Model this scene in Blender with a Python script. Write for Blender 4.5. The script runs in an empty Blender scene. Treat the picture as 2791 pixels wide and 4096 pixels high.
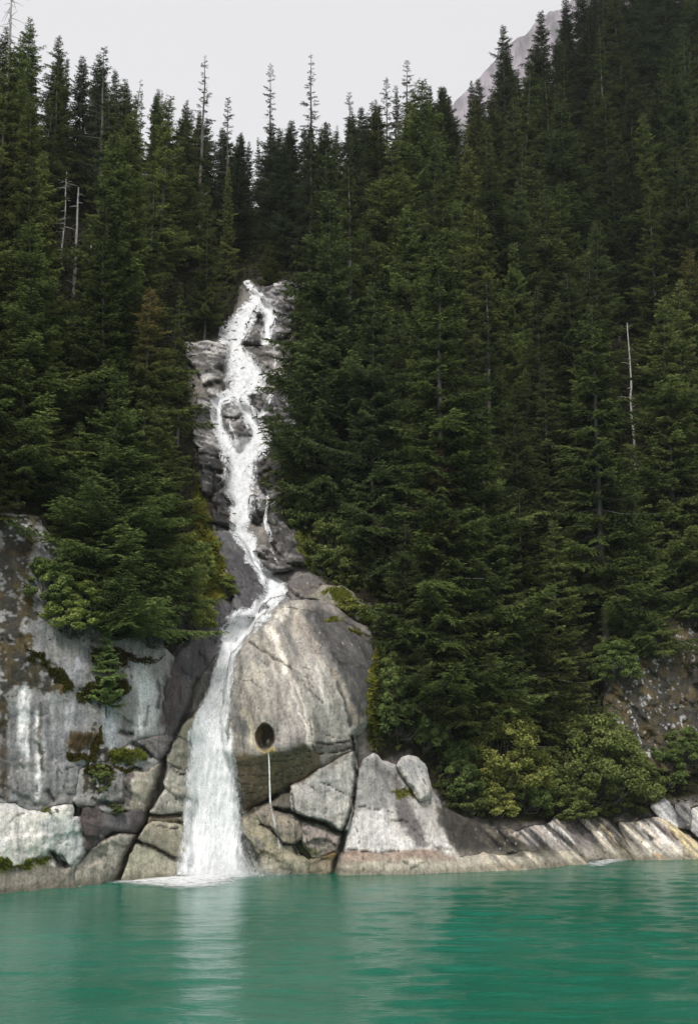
import bpy, math, random, time
import numpy as np
from mathutils import Vector, Matrix, geometry
from mathutils.bvhtree import BVHTree
T0 = time.time()
random.seed(7)
RNG = np.random.default_rng(7)
scene = bpy.context.scene
col = scene.collection

# ------------------------------------------------------------------ camera, sky, sun, exposure
CAM_H, PITCH, FOV = 8.0, math.radians(11.0), math.radians(45.0)
cam_data = bpy.data.cameras.new('camera')
cam = bpy.data.objects.new('camera', cam_data); col.objects.link(cam)
cam.location = (0, 0, CAM_H)
cam.rotation_euler = (math.radians(90) + PITCH, 0, 0)
cam_data.sensor_fit = 'VERTICAL'; cam_data.angle = FOV
cam_data.clip_start = 0.5; cam_data.clip_end = 6000
scene.camera = cam

SUN_EL, SUN_AZ = math.radians(48), math.radians(-166)      # azimuth measured from +Y towards +X: behind the camera, to its left
world = bpy.data.worlds.new('World'); scene.world = world; world.use_nodes = True
wn = world.node_tree; wn.nodes.clear()
w_out = wn.nodes.new('ShaderNodeOutputWorld'); w_bg = wn.nodes.new('ShaderNodeBackground')
w_sky = wn.nodes.new('ShaderNodeTexSky'); w_sky.sky_type = 'NISHITA'; w_sky.sun_disc = False
w_sky.sun_elevation = SUN_EL; w_sky.sun_rotation = SUN_AZ
w_sky.air_density = 1.0; w_sky.dust_density = 6.0; w_sky.ozone_density = 1.0
w_hs = wn.nodes.new('ShaderNodeHueSaturation'); w_hs.inputs['Saturation'].default_value = 0.15
w_mix = wn.nodes.new('ShaderNodeMix'); w_mix.data_type = 'RGBA'
w_mix.inputs[0].default_value = 0.92                         # an even layer of overcast over the clear sky
wn.links.new(w_sky.outputs[0], w_hs.inputs['Color'])
wn.links.new(w_hs.outputs[0], w_mix.inputs[6])
w_mix.inputs[7].default_value = (7.80, 7.80, 7.98, 1)
wn.links.new(w_mix.outputs[2], w_bg.inputs['Color'])
w_bg.inputs['Strength'].default_value = 0.0512
wn.links.new(w_bg.outputs[0], w_out.inputs['Surface'])

sun_d = bpy.data.lights.new('sun', 'SUN'); sun_d.energy = 1.5; sun_d.angle = math.radians(14); sun_d.color = (1.0, 0.97, 0.93)
sun = bpy.data.objects.new('sun', sun_d); col.objects.link(sun)
sd = Vector((math.sin(SUN_AZ) * math.cos(SUN_EL), math.cos(SUN_AZ) * math.cos(SUN_EL), math.sin(SUN_EL)))
sun.rotation_euler = (-sd).to_track_quat('-Z', 'Y').to_euler(); sun.location = sd * 200
scene.view_settings.view_transform = 'Standard'; scene.view_settings.look = 'None'
scene.view_settings.exposure = 1.05; scene.view_settings.gamma = 1.0
scene.view_settings.use_curve_mapping = False
scene.cycles.max_bounces = 6; scene.cycles.diffuse_bounces = 3; scene.cycles.glossy_bounces = 3
scene.cycles.transmission_bounces = 3; scene.cycles.transparent_max_bounces = 24; scene.cycles.volume_bounces = 1

# ------------------------------------------------------------------ pixel <-> world
FS = 2048 / math.tan(FOV / 2); CX, CY = 1395.5, 2048.0      # in pixels of the 2791 x 4096 photograph
FW = np.array([0, math.cos(PITCH), math.sin(PITCH)]); UP = np.array([0, -math.sin(PITCH), math.cos(PITCH)])
CAM = np.array([0, 0, CAM_H])
def rays(p):
    p = np.atleast_2d(np.asarray(p, float))
    return FW[None] + ((p[:, 0] - CX) / FS)[:, None] * np.array([1., 0, 0]) + ((CY - p[:, 1]) / FS)[:, None] * UP[None]
def at_y(p, y):
    d = rays(p); return CAM + d * (np.asarray(y) / d[:, 1])[:, None]
def project(P):
    Q = P - CAM; w = Q @ FW
    return np.stack([CX + FS * Q[:, 0] / w, CY - FS * (Q @ UP) / w], 1)
CROPS = dict(S=(0, 0, 1), V=(0, 0, 1584 / 2791), L=(0, 2500, 2), D=(800, 2350, 2), R=(1999, 2500, 2),
             C3=(600, 1050, 1.936), C4=(600, 2200, 1.584), C5=(0, 2000, 1.4522), C6=(1300, 2400, 1.0624))
def px(crop, pts):
    ox, oy, s = CROPS[crop]
    p = np.array(pts, float); p[:, 0] = p[:, 0] / s + ox; p[:, 1] = p[:, 1] / s + oy
    return p

# ------------------------------------------------------------------ noise
_perm = np.random.default_rng(3).permutation(256); _perm = np.concatenate([_perm] * 3)
_g = np.random.default_rng(4).normal(size=(256, 3)); _g /= np.linalg.norm(_g, axis=1)[:, None]
def perlin(P):
    i = np.floor(P).astype(int); f = P - i; i &= 255
    u = f * f * f * (f * (f * 6 - 15) + 10)
    r = 0
    for dx in (0, 1):
        for dy in (0, 1):
            for dz in (0, 1):
                h = _perm[_perm[_perm[(i[:, 0] + dx) & 255] + ((i[:, 1] + dy) & 255)] + ((i[:, 2] + dz) & 255)]
                g = _g[h]
                d = g[:, 0] * (f[:, 0] - dx) + g[:, 1] * (f[:, 1] - dy) + g[:, 2] * (f[:, 2] - dz)
                w = (u[:, 0] if dx else 1 - u[:, 0]) * (u[:, 1] if dy else 1 - u[:, 1]) * (u[:, 2] if dz else 1 - u[:, 2])
                r = r + w * d
    return r * 1.6
def fbm(P, scale=1.0, octv=4, gain=.5, seed=0, ridged=False):
    P = np.asarray(P, float) * scale + seed * 17.31
    a = 1; s = 0; n = 0
    for o in range(octv):
        v = perlin(P + o * 5.7)
        s = s + a * ((1 - 2 * np.abs(v)) if ridged else v); n += a; a *= gain; P = P * 2.03
    return s / n
def sstep(a, b, x):
    t = np.clip((x - a) / (b - a), 0, 1); return t * t * (3 - 2 * t)
def seg_dist(P, line, closed=False):
    L = np.asarray(line, float)
    A = L; B = np.roll(L, -1, 0)
    if not closed: A, B = L[:-1], L[1:]
    best = np.full(len(P), 1e9)
    for a, b in zip(A, B):
        ab = b - a; t = np.clip(((P - a) @ ab) / max(ab @ ab, 1e-9), 0, 1)
        best = np.minimum(best, np.hypot(*(P - a - t[:, None] * ab).T))
    return best
def inside(P, poly):
    x, y = P[:, 0], P[:, 1]; c = np.zeros(len(P), bool); n = len(poly); j = n - 1
    for i in range(n):
        xi, yi = poly[i]; xj, yj = poly[j]
        if yi != yj: c ^= ((yi > y) != (yj > y)) & (x < (xj - xi) * (y - yi) / (yj - yi) + xi)
        j = i
    return c

# ------------------------------------------------------------------ object helpers
def tag(o, label=None, cat=None, group=None, kind=None):
    if label: o['label'] = label
    if cat: o['category'] = cat
    if group: o['group'] = group
    if kind: o['kind'] = kind
    return o
def mesh_np(name, V, F, mat=None, colors=None, smooth=True, uv=None):
    me = bpy.data.meshes.new(name)
    V = np.ascontiguousarray(V, np.float32); F = np.ascontiguousarray(F, np.int32)
    k = F.shape[1]
    me.vertices.add(len(V)); me.vertices.foreach_set('co', V.ravel())
    me.loops.add(F.size); me.loops.foreach_set('vertex_index', F.ravel())
    me.polygons.add(len(F)); me.polygons.foreach_set('loop_start', np.arange(0, F.size, k, dtype=np.int32))
    me.polygons.foreach_set('use_smooth', np.full(len(F), smooth))
    if colors is not None:
        at = me.attributes.new('Col', 'FLOAT_COLOR', 'POINT'); at.data.foreach_set('color', np.ascontiguousarray(colors, np.float32).ravel())
    if uv is not None:
        at = me.attributes.new('flow', 'FLOAT_VECTOR', 'POINT'); at.data.foreach_set('vector', np.ascontiguousarray(uv, np.float32).ravel())
    me.update(calc_edges=True); me.validate()
    if mat: me.materials.append(mat)
    return me
def obj(name, me, parent=None):
    o = bpy.data.objects.new(name, me); col.objects.link(o)
    if parent: o.parent = parent
    return o
def empty(name, loc, rz=0.0, s=1.0):
    o = bpy.data.objects.new(name, None); col.objects.link(o)
    o.location = loc; o.rotation_euler = (0, 0, rz); o.scale = (s, s, s); o.empty_display_size = 0.5
    return o

# ------------------------------------------------------------------ materials
def new_mat(name):
    m = bpy.data.materials.new(name); m.use_nodes = True
    nt = m.node_tree; b = nt.nodes['Principled BSDF']; return m, nt, b
def nd(nt, t, **kw):
    n = nt.nodes.new(t)
    for k, v in kw.items():
        if k.startswith('i_'):
            key = k[2:]
            n.inputs[int(key) if key.isdigit() else key.replace('_', ' ')].default_value = v
        else: setattr(n, k, v)
    return n
def noise_node(nt, vec, scale, detail=4, rough=.55):
    n = nd(nt, 'ShaderNodeTexNoise'); n.inputs['Scale'].default_value = scale; n.inputs['Detail'].default_value = detail
    n.inputs['Roughness'].default_value = rough
    if vec is not None: nt.links.new(vec, n.inputs['Vector'])
    return n
def ramp(nt, fac, stops):
    r = nd(nt, 'ShaderNodeValToRGB'); e = r.color_ramp.elements
    while len(e) < len(stops): e.new(0.5)
    for q, (p, c) in zip(e, stops): q.position = p; q.color = c if len(c) == 4 else (*c, 1)
    nt.links.new(fac, r.inputs[0]); return r
def mul_col(nt, a, b, f=1.0, mode='MULTIPLY'):
    m = nd(nt, 'ShaderNodeMix', data_type='RGBA', blend_type=mode); m.inputs[0].default_value = f
    nt.links.new(a, m.inputs[6]); nt.links.new(b, m.inputs[7]); return m

def rock_material():
    m, nt, b = new_mat('rock')
    geo = nd(nt, 'ShaderNodeNewGeometry'); at = nd(nt, 'ShaderNodeAttribute', attribute_name='Col')
    n1 = noise_node(nt, geo.outputs['Position'], 5.5, 6, .65)
    n2 = noise_node(nt, geo.outputs['Position'], 22, 4, .7)
    r1 = ramp(nt, n1.outputs[0], [(.28, (.58, .58, .60)), (.50, (1, 1, 1)), (.74, (1.32, 1.3, 1.26))])
    r2 = ramp(nt, n2.outputs[0], [(.3, (.78, .78, .78)), (.5, (1.0, 1.0, 1.0)), (.72, (1.22, 1.22, 1.2))])
    mp = nd(nt, 'ShaderNodeMapping'); mp.inputs['Scale'].default_value = (1, .6, .16); mp.inputs['Rotation'].default_value = (0, .2, 0); nt.links.new(geo.outputs['Position'], mp.inputs[0])
    n3 = noise_node(nt, mp.outputs[0], 3.4, 5, .7)
    r3 = ramp(nt, n3.outputs[0], [(.32, (.62, .61, .60)), (.5, (1, 1, 1)), (.70, (1.28, 1.27, 1.25))])
    c = mul_col(nt, at.outputs['Color'], r1.outputs[0]); c = mul_col(nt, c.outputs[2], r2.outputs[0]); c = mul_col(nt, c.outputs[2], r3.outputs[0])
    nt.links.new(c.outputs[2], b.inputs['Base Color'])
    mr = nd(nt, 'ShaderNodeMapRange'); mr.inputs[3].default_value = .85; mr.inputs[4].default_value = .45
    nt.links.new(at.outputs['Alpha'], mr.inputs[0]); nt.links.new(mr.outputs[0], b.inputs['Roughness'])
    bp = nd(nt, 'ShaderNodeBump'); bp.inputs['Strength'].default_value = .5; bp.inputs['Distance'].default_value = .14
    nt.links.new(n1.outputs[0], bp.inputs['Height'])
    bp2 = nd(nt, 'ShaderNodeBump'); bp2.inputs['Strength'].default_value = .5; bp2.inputs['Distance'].default_value = .03
    nt.links.new(n2.outputs[0], bp2.inputs['Height']); nt.links.new(bp.outputs[0], bp2.inputs['Normal'])
    nt.links.new(bp2.outputs[0], b.inputs['Normal'])
    b.inputs['Specular IOR Level'].default_value = .16
    return m
ROCK = rock_material()

def leaf_material(name, dark, light, trans=.25, var=.5, top=None):
    m, nt, b = new_mat(name); nt.nodes.remove(b)
    out = nt.nodes['Material Output']
    oi = nd(nt, 'ShaderNodeObjectInfo'); at = nd(nt, 'ShaderNodeAttribute', attribute_name='Col')
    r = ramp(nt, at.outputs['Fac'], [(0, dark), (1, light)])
    if top:                                                          # a crown that is dying back from its tip
        r2 = ramp(nt, at.outputs['Fac'], [(0, top[0]), (1, top[1])]); tc = nd(nt, 'ShaderNodeTexCoord'); sz = nd(nt, 'ShaderNodeSeparateXYZ'); nt.links.new(tc.outputs['Generated'], sz.inputs[0])
        mz = nd(nt, 'ShaderNodeMapRange'); mz.inputs[1].default_value = .55; mz.inputs[2].default_value = .95; nt.links.new(sz.outputs[2], mz.inputs[0])
        r1 = r; r = nd(nt, 'ShaderNodeMix', data_type='RGBA'); nt.links.new(mz.outputs[0], r.inputs[0]); nt.links.new(r1.outputs[0], r.inputs[6]); nt.links.new(r2.outputs[0], r.inputs[7])
    hs = nd(nt, 'ShaderNodeHueSaturation')
    mr = nd(nt, 'ShaderNodeMapRange'); mr.inputs[3].default_value = 1 - var * .55; mr.inputs[4].default_value = 1 + var * .6
    nt.links.new(oi.outputs['Random'], mr.inputs[0]); nt.links.new(mr.outputs[0], hs.inputs['Value'])
    ml = nd(nt, 'ShaderNodeMath', operation='MULTIPLY'); ml.inputs[1].default_value = 7.31
    fr = nd(nt, 'ShaderNodeMath', operation='FRACT'); nt.links.new(oi.outputs['Random'], ml.inputs[0]); nt.links.new(ml.outputs[0], fr.inputs[0])
    mh = nd(nt, 'ShaderNodeMapRange'); mh.inputs[3].default_value = .485; mh.inputs[4].default_value = .52
    nt.links.new(fr.outputs[0], mh.inputs[0]); nt.links.new(mh.outputs[0], hs.inputs['Hue'])
    nt.links.new(r.outputs[2 if top else 0], hs.inputs['Color'])
    d = nd(nt, 'ShaderNodeBsdfDiffuse'); t = nd(nt, 'ShaderNodeBsdfTranslucent'); g = nd(nt, 'ShaderNodeBsdfGlossy'); g.inputs['Roughness'].default_value = .55
    mx = nd(nt, 'ShaderNodeMixShader'); mx.inputs[0].default_value = trans
    nt.links.new(hs.outputs[0], d.inputs[0]); nt.links.new(hs.outputs[0], t.inputs[0])
    nt.links.new(d.outputs[0], mx.inputs[1]); nt.links.new(t.outputs[0], mx.inputs[2])
    nt.links.new(mx.outputs[0], out.inputs['Surface'])
    return m
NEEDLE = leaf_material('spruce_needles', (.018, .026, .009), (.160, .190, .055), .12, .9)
NEEDLE_BROWN = leaf_material('dying_needles', (.024, .034, .012), (.140, .168, .05), .22, .4, top=((.06, .05, .016), (.22, .165, .06)))
NEEDLE_DARK = leaf_material('needles_dark', (.013, .019, .008), (.100, .122, .042), .10, .7)
NEEDLE_BRIGHT = leaf_material('needles_bright', (.030, .042, .014), (.205, .240, .072), .15, .3)
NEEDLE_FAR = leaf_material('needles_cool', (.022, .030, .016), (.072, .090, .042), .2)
LEAF = leaf_material('alder_leaves', (.085, .115, .035), (.29, .34, .115), .3, .3)
LEAF_BRIGHT = leaf_material('bright_leaves', (.14, .17, .045), (.44, .47, .14), .3, .15)
GRASS = leaf_material('bank_grass', (.10, .115, .02), (.34, .34, .06), .3, .25)
DRYGRASS = leaf_material('dry_grass', (.16, .12, .06), (.38, .30, .17), .3, .2)
MOSS = leaf_material('moss', (.030, .026, .008), (.115, .100, .020), .1, .4)
UNDER = leaf_material('undergrowth', (.018, .022, .008), (.060, .068, .022), .2, .0)

def bark_material(name, a, b_):
    m, nt, b = new_mat(name)
    geo = nd(nt, 'ShaderNodeTexCoord'); mp = nd(nt, 'ShaderNodeMapping'); mp.inputs['Scale'].default_value = (1, 1, .25)
    nt.links.new(geo.outputs['Object'], mp.inputs[0])
    n = noise_node(nt, mp.outputs[0], 6, 5, .7)
    r = ramp(nt, n.outputs[0], [(.32, a), (.66, b_)]); nt.links.new(r.outputs[0], b.inputs['Base Color'])
    b.inputs['Roughness'].default_value = .9
    return m
BARK = bark_material('bark', (.04, .035, .029), (.16, .148, .13))
DEADWOOD = bark_material('bleached_wood', (.15, .14, .13), (.46, .445, .42))

# ------------------------------------------------------------------ the slope: y = F(x, z)
def water_y(p):
    d = rays(p); return d[:, 1] * (CAM_H / -d[:, 2])
CTRL = []
for p in [(-250, 3610), (0, 3562), (300, 3540), (500, 3515), (720, 3500), (900, 3490), (1150, 3488), (1450, 3488), (1800, 3482), (2100, 3470), (2370, 3445), (2600, 3437), (2791, 3437), (3100, 3430)]:
    w = at_y([p], water_y([p]))[0]; CTRL.append(w); CTRL.append(w + np.array([0, -2.5, -4]))
def C(crop, pts):
    for x, y, d in pts: CTRL.append(at_y(px(crop, [(x, y)]), [d * 1.055])[0])
C('S', [(-200, 2700, 70), (0, 3300, 71.8), (250, 3250, 73.5), (0, 2900, 72.6), (300, 2900, 74.6), (0, 2500, 73.6), (350, 2560, 75.8), (0, 2080, 75), (-300, 2000, 74), (250, 2080, 77),
        (560, 3300, 77.4), (560, 3000, 77.8), (600, 2750, 78.4), (500, 2500, 78.6), (650, 2450, 81.5), (750, 2250, 84), (700, 3250, 80.8), (730, 3000, 81.3), (770, 2800, 82.6), (830, 2600, 84.2),
        (930, 3300, 82.6), (930, 3000, 83), (930, 2700, 84.4), (930, 2550, 85.8), (1020, 2430, 88), (1150, 3300, 82), (1300, 3300, 82.4), (1150, 3000, 82), (1100, 2700, 83.5), (1350, 2800, 84.0),
        (1150, 2440, 87.5), (1330, 2480, 88), (1480, 2650, 86.5), (1500, 2950, 85), (1450, 3200, 84), (1700, 3250, 85.5), (1650, 3050, 87.5), (1900, 3350, 87.5), (2000, 3250, 91), (2300, 3300, 95), (2500, 3330, 96), (2791, 3300, 98.5),
        (2200, 3000, 96), (2000, 2800, 96), (2500, 3000, 100.5), (2500, 2650, 102), (2700, 2800, 103), (2791, 2500, 105), (2900, 3000, 103), (3100, 2600, 106), (2450, 2450, 104),
        (1060, 2350, 90.5), (1050, 2250, 92.5), (1000, 2120, 95.5), (960, 1980, 99), (970, 1800, 104), (960, 1620, 109), (1000, 1450, 114), (1010, 1290, 119.5), (1020, 1140, 124.5), (1020, 1050, 129),
        (820, 2050, 95), (800, 1700, 105), (800, 1400, 114), (880, 1250, 119), (1180, 2000, 97), (1180, 1700, 105.5), (1180, 1350, 117), (1190, 1130, 124),
        (600, 2100, 87), (400, 2150, 82), (100, 1950, 79), (-200, 1700, 82), (200, 1600, 92), (500, 1600, 99), (200, 1200, 108), (600, 1200, 115), (-200, 1100, 106), (-200, 600, 138), (250, 800, 132), (600, 900, 138),
        (1500, 2300, 95), (1400, 1900, 102), (1700, 2600, 92), (1900, 2200, 104), (1600, 1700, 113), (2000, 1700, 119), (2500, 2100, 112), (2791, 2100, 113), (2500, 1600, 128), (3000, 1700, 126), (1400, 1300, 124), (1800, 1200, 137), (2300, 1100, 146),
        (2791, 1000, 150), (3200, 1000, 152), (1100, 950, 145), (1500, 900, 152), (2000, 850, 163), (2500, 700, 174), (2900, 600, 178), (3300, 500, 182)])
CREST = px('S', [(-500, 500), (0, 560), (400, 690), (800, 860), (1050, 900), (1300, 860), (1500, 790), (1800, 730), (2050, 610), (2300, 400), (2500, 250), (2791, 50), (3300, -180)])
CREST_D = [140, 143, 150, 158, 165, 168, 171, 176, 181, 186, 190, 196, 204]
CREST_P = at_y(CREST, np.array(CREST_D) * 1.055)
for q in CREST_P: CTRL.append(q)
CTRL = np.array(CTRL)
def _fit():
    X = CTRL[:, [0, 2]]; n = len(X)
    r = np.hypot(X[:, None, 0] - X[None, :, 0], X[:, None, 1] - X[None, :, 1])
    A = np.zeros((n + 3, n + 3)); A[:n, :n] = -r + np.eye(n) * .6; A[:n, n] = 1; A[:n, n + 1:] = X; A[n, :n] = 1; A[n + 1:, :n] = X.T
    b = np.zeros(n + 3); b[:n] = CTRL[:, 1]
    return X, np.linalg.solve(A, b)
_FX, _FWt = _fit()
def Fd(x, z):
    x = np.asarray(x, float); z = np.asarray(z, float)
    if x.ndim == 1 and x.size < 3000:
        return _FWt[-3] + _FWt[-2] * x + _FWt[-1] * z - np.sqrt((x[:, None] - _FX[None, :, 0]) ** 2 + (z[:, None] - _FX[None, :, 1]) ** 2 + .6) @ _FWt[:-3]
    r = _FWt[-3] + _FWt[-2] * x + _FWt[-1] * z
    for (a, b), w in zip(_FX, _FWt): r = r - w * np.sqrt((x - a) ** 2 + (z - b) ** 2 + .6)
    return r
def on_slope(p, off=0.0, it=40):
    p = np.atleast_2d(np.asarray(p, float)); y = np.full(len(p), 95.0)
    for _ in range(it):
        P = at_y(p, y); y = .45 * y + .55 * (Fd(P[:, 0], P[:, 2]) - off)
    return at_y(p, y)
def crest_z(x): 
    o = np.argsort(CREST_P[:, 0]); return np.interp(x, CREST_P[o, 0], CREST_P[o, 2])

# ------------------------------------------------------------------ painted geology (colour that belongs to the stone itself)
WHITE, PALE, BEIGE, GREY, DARK, PURPLE = (.78, .78, .78), (.46, .44, .40), (.40, .365, .30), (.27, .265, .26), (.095, .093, .096), (.125, .105, .105)
FILLS = [  # crop, polygon, colour, opacity, softness in photo pixels
    ('D', [(880, 110), (1200, 230), (1440, 500), (1370, 800), (1340, 1050), (1260, 1000), (1180, 740), (1060, 640), (930, 430), (840, 240)], (.10, .097, .098), .9, 70),
    ('D', [(880, 470), (1060, 640), (1180, 760), (1230, 1050), (1220, 1200), (920, 1240), (830, 900), (760, 640)], (.44, .42, .385), .7, 60),
    ('D', [(280, 1350), (470, 1335), (700, 1295), (880, 1245), (930, 1320), (970, 1440), (600, 1670), (320, 1850)], (.205, .165, .115), .95, 14),
    ('D', [(280, 600), (400, 440), (520, 560), (440, 620), (330, 720)], (.24, .235, .225), .7, 40),
    ('D', [(240, 900), (330, 960), (420, 1080), (390, 1190), (240, 1160)], (.19, .185, .18), .75, 30),
    ('D', [(460, 640), (660, 660), (800, 1000), (860, 1220), (620, 1260), (640, 1080), (560, 900)], (.43, .40, .37), .7, 50),
    ('D', [(910, 1240), (1210, 1240), (1215, 1310), (1000, 1330), (930, 1300)], (.13, .125, .11), .8, 14),
    ('D', [(930, 1330), (1220, 1300), (1180, 1380), (960, 1450)], (.23, .215, .19), .8, 14),
    ('D', [(560, 1730), (750, 1790), (1000, 1880), (1080, 1940), (640, 1800)], (.10, .095, .085), .8, 14),
    ('D', [(330, 1990), (430, 2130), (470, 2280), (300, 2280), (300, 2000)], (.06, .055, .045), .9, 14),
    ('D', [(400, 1980), (480, 1990), (520, 2080), (440, 2090)], (.14, .14, .145), .7, 14),
    ('D', [(760, 2050), (880, 2060), (980, 2120), (860, 2200), (800, 2180)], (.20, .21, .10), .75, 16),
    ('D', [(870, 2180), (1080, 2130), (1120, 2290), (880, 2290)], (.13, .085, .03), .8, 16),
    ('C6', [(120, 900), (250, 880), (330, 1010), (520, 1010), (530, 1050), (400, 1075), (70, 1075)], (.60, .59, .575), .7, 60),
    ('C6', [(60, 1070), (400, 1060), (560, 1080), (560, 1120), (60, 1120)], (.27, .205, .165), .85, 10),
    ('C6', [(50, 1120), (700, 1105), (1100, 1095), (1100, 1170), (50, 1170)], (.46, .43, .365), .8, 10),
    ('C6', [(220, 700), (300, 740), (400, 940), (450, 1050), (380, 1050), (300, 900)], (.15, .135, .135), .85, 20),
    ('C6', [(470, 850), (700, 990), (1000, 1075), (800, 1085), (560, 1070), (500, 960)], (.075, .07, .062), .85, 20),
    ('C6', [(150, 660), (260, 690), (310, 860), (250, 890), (120, 900)], (.27, .265, .26), .7, 24),
    ('R', [(-20, 1660), (130, 1680), (300, 1790), (260, 1830), (-20, 1850)], (.05, .046, .038), .9, 16),
    ('L', [(-60, 1430), (230, 1500), (560, 1450), (700, 1800), (600, 1940), (-60, 1930)], (.71, .68, .635), .85, 34),
    ('L', [(330, 1560), (640, 1560), (690, 1800), (540, 1930), (380, 1780)], (.55, .565, .575), .6, 30),
    ('L', [(-60, 1900), (600, 1930), (620, 2200), (-60, 2240)], (.24, .22, .195), .85, 10),
    ('L', [(-60, 1890), (90, 1890), (140, 1960), (-60, 2010)], (.12, .14, .04), .7, 12),
    ('L', [(240, 1860), (400, 1840), (400, 1930), (200, 1960)], (.13, .13, .06), .6, 12),
    ('L', [(1370, 270), (1470, 340), (1440, 600), (1390, 820), (1280, 800), (1300, 700), (1350, 560)], (.13, .105, .105), .85, 24),
    ('L', [(640, 1440), (800, 1440), (830, 1640), (760, 1790), (690, 1800)], (.12, .10, .10), .85, 14),
    ('L', [(830, 1500), (1030, 1520), (1060, 1640), (860, 1640)], (.17, .165, .17), .8, 14),
    ('L', [(990, 1190), (1090, 1190), (1060, 1460), (980, 1460)], (.13, .115, .12), .8, 12),
    ('L', [(1070, 1200), (1210, 1190), (1200, 1380), (1080, 1480)], (.50, .46, .39), .8, 10),
    ('L', [(870, 1720), (970, 1680), (970, 1900), (900, 1930)], (.50, .47, .41), .7, 12),
    ('L', [(1040, 1780), (1440, 1920), (1440, 2040), (990, 2050)], (.40, .40, .31), .6, 30),
    ('C4', [(300, 420), (430, 320), (540, 380), (430, 560), (250, 860), (160, 720)], (.105, .10, .107), .85, 20),
    ('C4', [(430, -30), (610, 0), (730, 220), (670, 410), (540, 300)], (.115, .11, .115), .85, 16),
    ('D', [(470, 1180), (490, 1110), (530, 1095), (590, 1130), (606, 1190), (600, 1240), (560, 1280), (515, 1280), (500, 1230)], (.15, .135, .11), .9, 4),
]
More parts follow.
